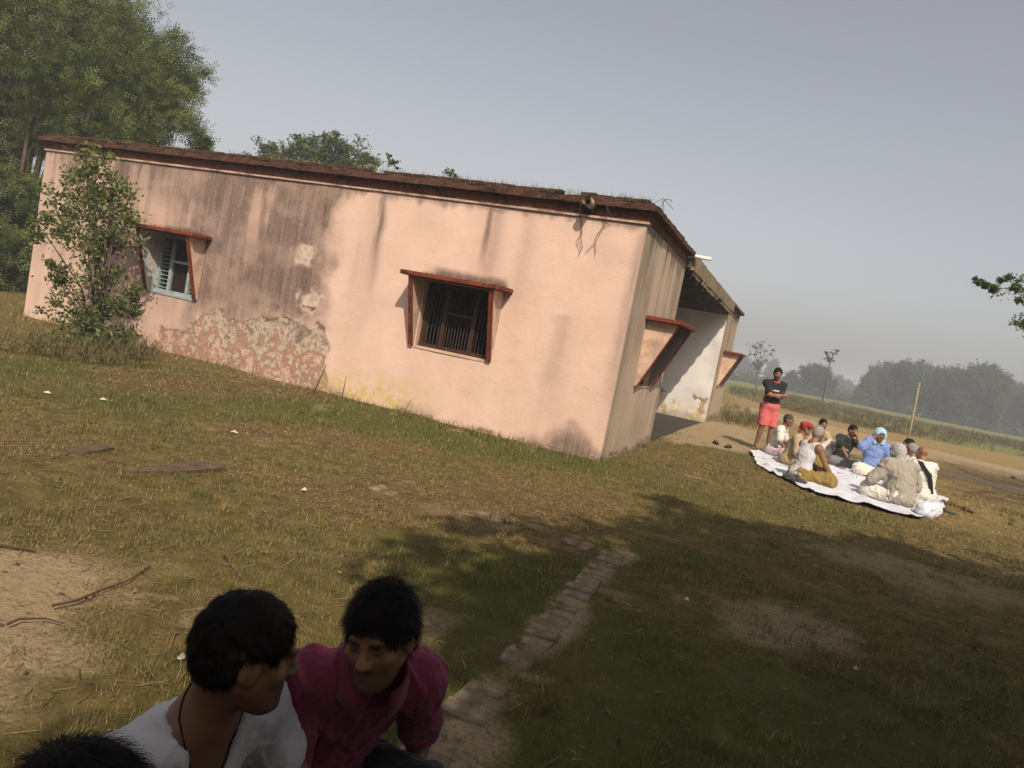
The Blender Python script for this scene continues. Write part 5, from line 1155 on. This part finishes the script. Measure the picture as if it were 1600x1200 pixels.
# dark turned-over fold and the bunched end of the sheet
def lump(name, prims, mat, parent, O, seed, amp=.012, h=.012):
    Vc, Qc = grow(prims, h); Vc = wrinkle(Vc, Qc, amp, 9, seed); return link(name, mesh_np(name, Vc-O, Qc, True), mat, parent)
a, b = G(1228, 748), G(1256, 760); lump('folded_edge', [(('cone', a+np.array([0, 0, .04]), b+np.array([0, 0, .035]), .05, .045), .02)], C_under, sheet, sh0, 31)
a, b = G(1441, 808), G(1459, 806); lump('bunched_end', [(('cone', a+np.array([0, 0, .11]), b+np.array([0, 0, .10]), .10, .085), .04), (('cone', a+np.array([.03, -.03, .05]), b+np.array([0, .12, .07]), .07, .09), .05)], C_sheet, sheet, sh0, 32)

grp = 'men gathered on the sheet'
def seated_at(px, py, fwd=0.0, face=None):
    g = G(px, py); d = np.array(face if face is not None else (0, 1)); d = d/np.linalg.norm(d); return (g[0]+d[0]*fwd, g[1]+d[1]*fwd)
def holes(J, r_=.07, dz=.075): return [(('ell', J['neck']+J['d2']*dz*J['s']+J['f2']*.012, np.stack([J['r2'], J['f2'], J['d2']], 1), np.array((r_, r_, .085))*J['s']), .01)]
# standing man
C_black = cloth_mat('black_polo', (.018, .018, .022)); C_coral = cloth_mat('coral_shorts', (.50, .115, .115), .08); C_trim = cloth_mat('red_trim', (.45, .06, .05)); C_logo = mat_plain('pale_print', (.55, .53, .5), .8, .05)
g = G(1188, 703); fc = ang(-62)
sp = dict(pos=(g[0], g[1]), face=fc, look=ang(-78), pitch=14, lean=0, curve=3, legs='stand', s=1.0, skin=0, hair=M_hairb, beard=.75, moustache=.9, h=.0105,
          handL=('loc', .10, .27, 1.17, (-.8, -.1, -.7)), handR=('loc', -.12, .25, 1.21, (.8, -.1, -.7)), pointL=(.4, -.2, .2), curlL=.3, curlR=.3)
_r = np.array([fc[1], -fc[0], 0]); sp['pointL'] = tuple(_r+np.array([0, 0, .15])); sp['pointR'] = tuple(-_r+np.array([0, 0, .1]))
o, J, wear = person('standing man in a black polo and coral shorts with his arms folded', sp, True); O = np.array([*sp['pos'], 0.0])
wear('polo_shirt', torso_cloth(J, .014, 1.06, sleeve=.62), C_black, subs=holes(J), cuts=[(J['pelvis']+np.array([0, 0, -.03]), (0, 0, -1))], amp=.005, freq=12, seed=2)
for k in ('L', 'R'):
    sh_, el = J['sh'+k], J['el'+k]; MB().tube([sh_+(el-sh_)*.62-O, sh_+(el-sh_)*.69-O], [.066, .065], 14).build('sleeve_band', C_trim, o, True)
pts = [J['neck']+J['d2']*.022+J['r2']*math.sin(a)*.072+J['f2']*(.075*math.cos(a)+.012)-J['d2']*(.03*max(0, math.cos(a)))-O for a in np.linspace(0, 2*math.pi, 20)]
MB().tube(pts, .016, 8).build('collar', C_trim, o, True)
pc = J['chest']+J['f2']*.126+J['d2']*.02; lg = MB()
lg.add([pc+J['r2']*x+J['d2']*z+J['f2']*.004-O for x, z in ((-.07, -.012), (.07, -.012), (.06, .014), (-.055, .018))], [(0, 1, 2, 3)])
lg.build('chest_print', C_logo, o)
PS = leg_cloth(J, .022, .95, False)
wear('shorts', PS, C_coral, cuts=[(J['pelvis']+np.array([0, 0, .08]), (0, 0, 1)), (np.array([0, 0, J['knL'][2]+.02]), (0, 0, -1))], amp=.007, freq=9, seed=4, stretch=(1, 1, .4))
# 1 shaven man in white, facing along the sheet
C_offw = cloth_mat('off_white_cotton', (.56, .54, .50), .08); C_cream = cloth_mat('cream_dhoti', (.60, .57, .50), .08); C_beige = cloth_mat('beige_kurta', (.29, .26, .22), .08); C_tan = cloth_mat('tan_kurta', (.36, .27, .16)); C_blue = cloth_mat('blue_shirt', (.17, .24, .50), .1)
C_lblue = cloth_mat('light_blue_scarf', (.32, .47, .60)); C_grey = cloth_mat('grey_headcloth', (.33, .32, .32)); C_red = cloth_mat('red_turban', (.28, .038, .030)); C_yel = cloth_mat('mustard_lungi', (.22, .15, .045), .15); C_olive = cloth_mat('black_print_shirt', (.022, .022, .02)); C_greyt = cloth_mat('grey_trousers', (.16, .16, .17)); C_pinkw = cloth_mat('pale_pink_cloth', (.58, .42, .46))
sp = dict(pos=seated_at(1206, 712), face=ang(-10), look=ang(-18), pitch=6, lean=6, curve=14, legs='cross', s=.96, skin=1, hair=M_stub, cover=.003, handL=('loc', -.12, .34, .2), handR=('loc', .18, .34, .18))
o, J, wear = person('seated man with shaven head in a white shirt at the standing man\'s feet', sp, True, grp)
wear('shirt', torso_cloth(J, .016, 1.0, sleeve=.7, skirt=.01), C_offw, subs=holes(J), amp=.006, freq=12, seed=1); wear('dhoti', leg_cloth(J, .016, 1.7), C_pinkw, amp=.008, freq=9, seed=2)
# 2 man with red turban, tan kurta
sp = dict(pos=seated_at(1229, 727), face=ang(-5), look=ang(0), pitch=4, lean=8, curve=16, legs='cross', s=.93, skin=0, handL=('loc', -.14, .34, .2), handR=('loc', .18, .34, .18))
o, J, wear = person('seated man in a red turban and tan kurta next to the white vest', sp, True, grp)
wear('kurta', torso_cloth(J, .02, 1.05, sleeve=1.7, skirt=.02), C_tan, subs=holes(J), amp=.007, freq=11, seed=3); wear('dhoti', leg_cloth(J, .018, 1.8), C_tan, amp=.014, freq=9, seed=5)
T = lambda x, y, z: headT(J, x, y, z)
wear('turban', [(('ell', T(0, -.012, .062), J['HR'], np.array((.098, .115, .062))), .02), (('cone', T(-.07, -.05, .045), T(.075, .05, .07), .045, .042), .02), (('cone', T(.06, -.06, .05), T(-.07, .05, .06), .042, .04), .02), (('cone', T(.0, -.10, .02), T(.03, -.12, -.08), .03, .02), .02)], C_red, amp=.009, freq=22, seed=6, hh=.009)
# 3 dark haired man behind them, knee drawn up and arm resting on it
g = seated_at(1268, 716)
sp = dict(pos=g, face=ang(-60), look=ang(-70), pitch=5, lean=4, curve=14, legs='knee_up', up='L', s=.95, skin=0, hair=M_hairb, beard=.4, handL=('loc', -.13, .40, .40), handR=('loc', .25, .36, .16), moustache=.9)
o, J, wear = person('dark haired man sitting behind the red turban, arm resting on his raised knee', sp, True, grp)
wear('shirt', torso_cloth(J, .016, 1.0, sleeve=.75, skirt=.01), C_tan, subs=holes(J), amp=.006, freq=12, seed=7); wear('dhoti', leg_cloth(J, .02, 1.7), C_cream, amp=.009, freq=9, seed=8)
# 4 man in white vest and mustard lungi, seen from behind
sp = dict(pos=seated_at(1246, 752), face=ang(38), look=ang(50), pitch=6, lean=10, curve=10, legs='knee_up', up='L', s=1.0, skin=0, hair=M_hairg, cover=.006, handL=('loc', -.12, .40, .40), handR=('loc', .30, .46, .04, (.6, -.6, -.3)))
o, J, wear = person('grey haired man in a white sleeveless vest and mustard lungi leaning on his arm', sp, True, grp); R2 = np.stack([J['r2'], J['f2'], J['d2']], 1)
ah = [(('ell', J['sh'+k]+J['r2']*sg*.035+J['d2']*.0, R2, np.array((.075, .11, .12))), .012) for k, sg in (('L', -1), ('R', 1))]
wear('vest', torso_cloth(J, .010, 1.02, sleeve=0, skirt=.008), C_white, subs=[(('ell', J['neck']+J['d2']*.05, R2, np.array((.085, .10, .10))), .01)]+ah, amp=.005, freq=13, seed=9)
wear('lungi', leg_cloth(J, .016, 1.55), C_yel, amp=.018, freq=13, seed=10)
# 5 young man in black printed shirt leaning on his elbow, hand at his mouth
sp = dict(pos=seated_at(1310, 728), face=ang(-62), look=ang(-50), pitch=4, lean=-6, curve=16, side=22, legs='recline', s=.96, skin=0, hair=M_hairb, handR=('loc', .10, .34, .30, (.9, .1, .5)), handL=('head', .0, .13, -.075, (-.5, .2, -.9)), curlL=.9)
sp['side'] = -10
o, J, wear = person('young man in a black printed shirt with a hand raised to his mouth', sp, True, grp)
wear('shirt', torso_cloth(J, .016, 1.0, sleeve=1.25, skirt=.01), C_olive, subs=holes(J), amp=.006, freq=12, seed=11); wear('trousers', leg_cloth(J, .014, 1.85), C_greyt, amp=.007, freq=10, seed=12)
pc = J['chest']+J['f2']*.128; lg = MB(); lg.add([pc+J['r2']*x+J['d2']*z-np.array([*sp['pos'], 0]) for x, z in ((-.05, -.06), (.05, -.05), (.04, -.02), (-.03, -.03))], [(0, 1, 2, 3)]); lg.build('chest_print', C_logo, o)
# 6 man in blue shirt with light blue scarf round his head, facing us
sp = dict(pos=seated_at(1356, 744), face=ang(-72), look=ang(-78), pitch=4, lean=2, curve=10, legs='cross', s=1.02, skin=1, beard=.25, handR=('head', .16, .12, -.07, (.6, -.1, -.9)), handL=('loc', -.40, .10, .06, (-.9, -.2, .2)), curlR=.7)
o, J, wear = person('man in a blue shirt with a light blue scarf wrapped round his head', sp, True, grp); T = lambda x, y, z: headT(J, x, y, z)
wear('shirt', torso_cloth(J, .020, 1.06, sleeve=1.85, skirt=.02), C_blue, subs=holes(J), amp=.013, freq=12, seed=15); wear('dhoti', leg_cloth(J, .022, 1.6), C_cream, amp=.016, freq=9, seed=16)
wear('headscarf', [(('ell', T(0, -.01, .025), J['HR'], np.array((.112, .125, .125))), .02), (('cone', T(-.09, -.01, 0), T(-.07, .02, -.14), .035, .04), .03), (('cone', T(.09, -.01, 0), T(.07, .02, -.14), .035, .04), .03), (('cone', T(0, -.07, -.05), T(0, -.06, -.16), .07, .08), .04)], C_lblue,
     subs=[(('ell', T(0, .11, -.025), J['HR'], np.array((.067, .105, .098))), .012)], amp=.007, freq=20, seed=17, hh=.009)
# 7 man in beige kurta and grey headcloth, back to us
sp = dict(pos=seated_at(1404, 792), face=ang(118), look=ang(120), pitch=12, lean=14, curve=20, legs='cross', s=1.03, fat=1.12, skin=1, handL=('loc', -.30, .38, .14), handR=('loc', .22, .38, .14))
o, J, wear = person('man with his back turned in a beige kurta and grey cloth over his head', sp, True, grp); T = lambda x, y, z: headT(J, x, y, z)
wear('kurta', torso_cloth(J, .030, 1.16, sleeve=1.55, skirt=.04), C_beige, amp=.018, freq=7, seed=18, stretch=(1, 1, .6)); wear('dhoti', leg_cloth(J, .022, 1.75), C_cream, amp=.016, freq=9, seed=19)
wear('headcloth', [(('ell', T(0, -.015, .025), J['HR'], np.array((.100, .122, .112))), .02), (('cone', T(0, -.06, -.03), T(0, -.05, -.16), .075, .085), .05), (('cone', T(-.06, .0, -.04), T(.06, .0, -.04), .05, .05), .03)], C_grey, subs=[(('ell', T(0, .13, -.025), J['HR'], np.array((.062, .10, .09))), .012)], amp=.006, freq=20, seed=20, hh=.009)
# 8 bald man in white with a black band across his back
sp = dict(pos=seated_at(1440, 783), face=ang(128), look=ang(112), pitch=10, lean=10, curve=16, legs='cross', s=.97, skin=0, handL=('loc', -.22, .36, .16), handR=('loc', .22, .38, .14))
o, J, wear = person('bald man in a loose white shirt with a black band across his back', sp, True, grp)
wear('shirt', torso_cloth(J, .024, 1.08, sleeve=1.3, skirt=.03), C_offw, subs=holes(J), amp=.015, freq=10, seed=21); wear('dhoti', leg_cloth(J, .02, 1.75), C_cream, amp=.016, freq=9, seed=22)
O = np.array([*sp['pos'], 0]); bp = [J['shL']+J['d2']*.08+J['f2']*.02, J['shL']-J['f2']*.105+J['d2']*.01+J['r2']*.02, J['chest']-J['f2']*.155-J['r2']*.08-J['d2']*.05, J['waist']-J['f2']*.155-J['r2']*.03, J['pelvis']-J['f2']*.16+J['r2']*.0]
lump('shoulder_band', [(('cone', bp[i], bp[i+1], .03, .03), .015) for i in range(4)], C_black, o, O, 33, .004)
# 9 grey haired man and 10 dark haired man farther along, mostly hidden
sp = dict(pos=seated_at(1424, 768), face=ang(165), look=ang(150), pitch=6, lean=6, curve=12, legs='cross', s=.92, skin=0, hair=M_hairg, cover=.006, handL=('loc', -.22, .34, .16), handR=('loc', .22, .34, .16))
o, J, wear = person('grey haired man half hidden between the headcloth and the bald man', sp, True, grp)
wear('shirt', torso_cloth(J, .018, 1.0, sleeve=.8, skirt=.01), C_offw, subs=holes(J), amp=.006, freq=12, seed=23); wear('dhoti', leg_cloth(J, .018, 1.7), C_cream, amp=.008, freq=9, seed=24)
sp = dict(pos=seated_at(1416, 756), face=ang(178), look=ang(190), pitch=4, lean=4, curve=10, legs='cross', s=.93, skin=0, hair=M_hairb, handL=('loc', -.22, .34, .16), handR=('loc', .22, .34, .16), moustache=.9)
o, J, wear = person('black haired man seated beyond the grey haired man, only his head showing', sp, True, grp)
wear('shirt', torso_cloth(J, .018, 1.0, sleeve=.8, skirt=.01), C_offw, subs=holes(J), amp=.006, freq=12, seed=25); wear('dhoti', leg_cloth(J, .018, 1.7), C_greyt, amp=.008, freq=9, seed=26)
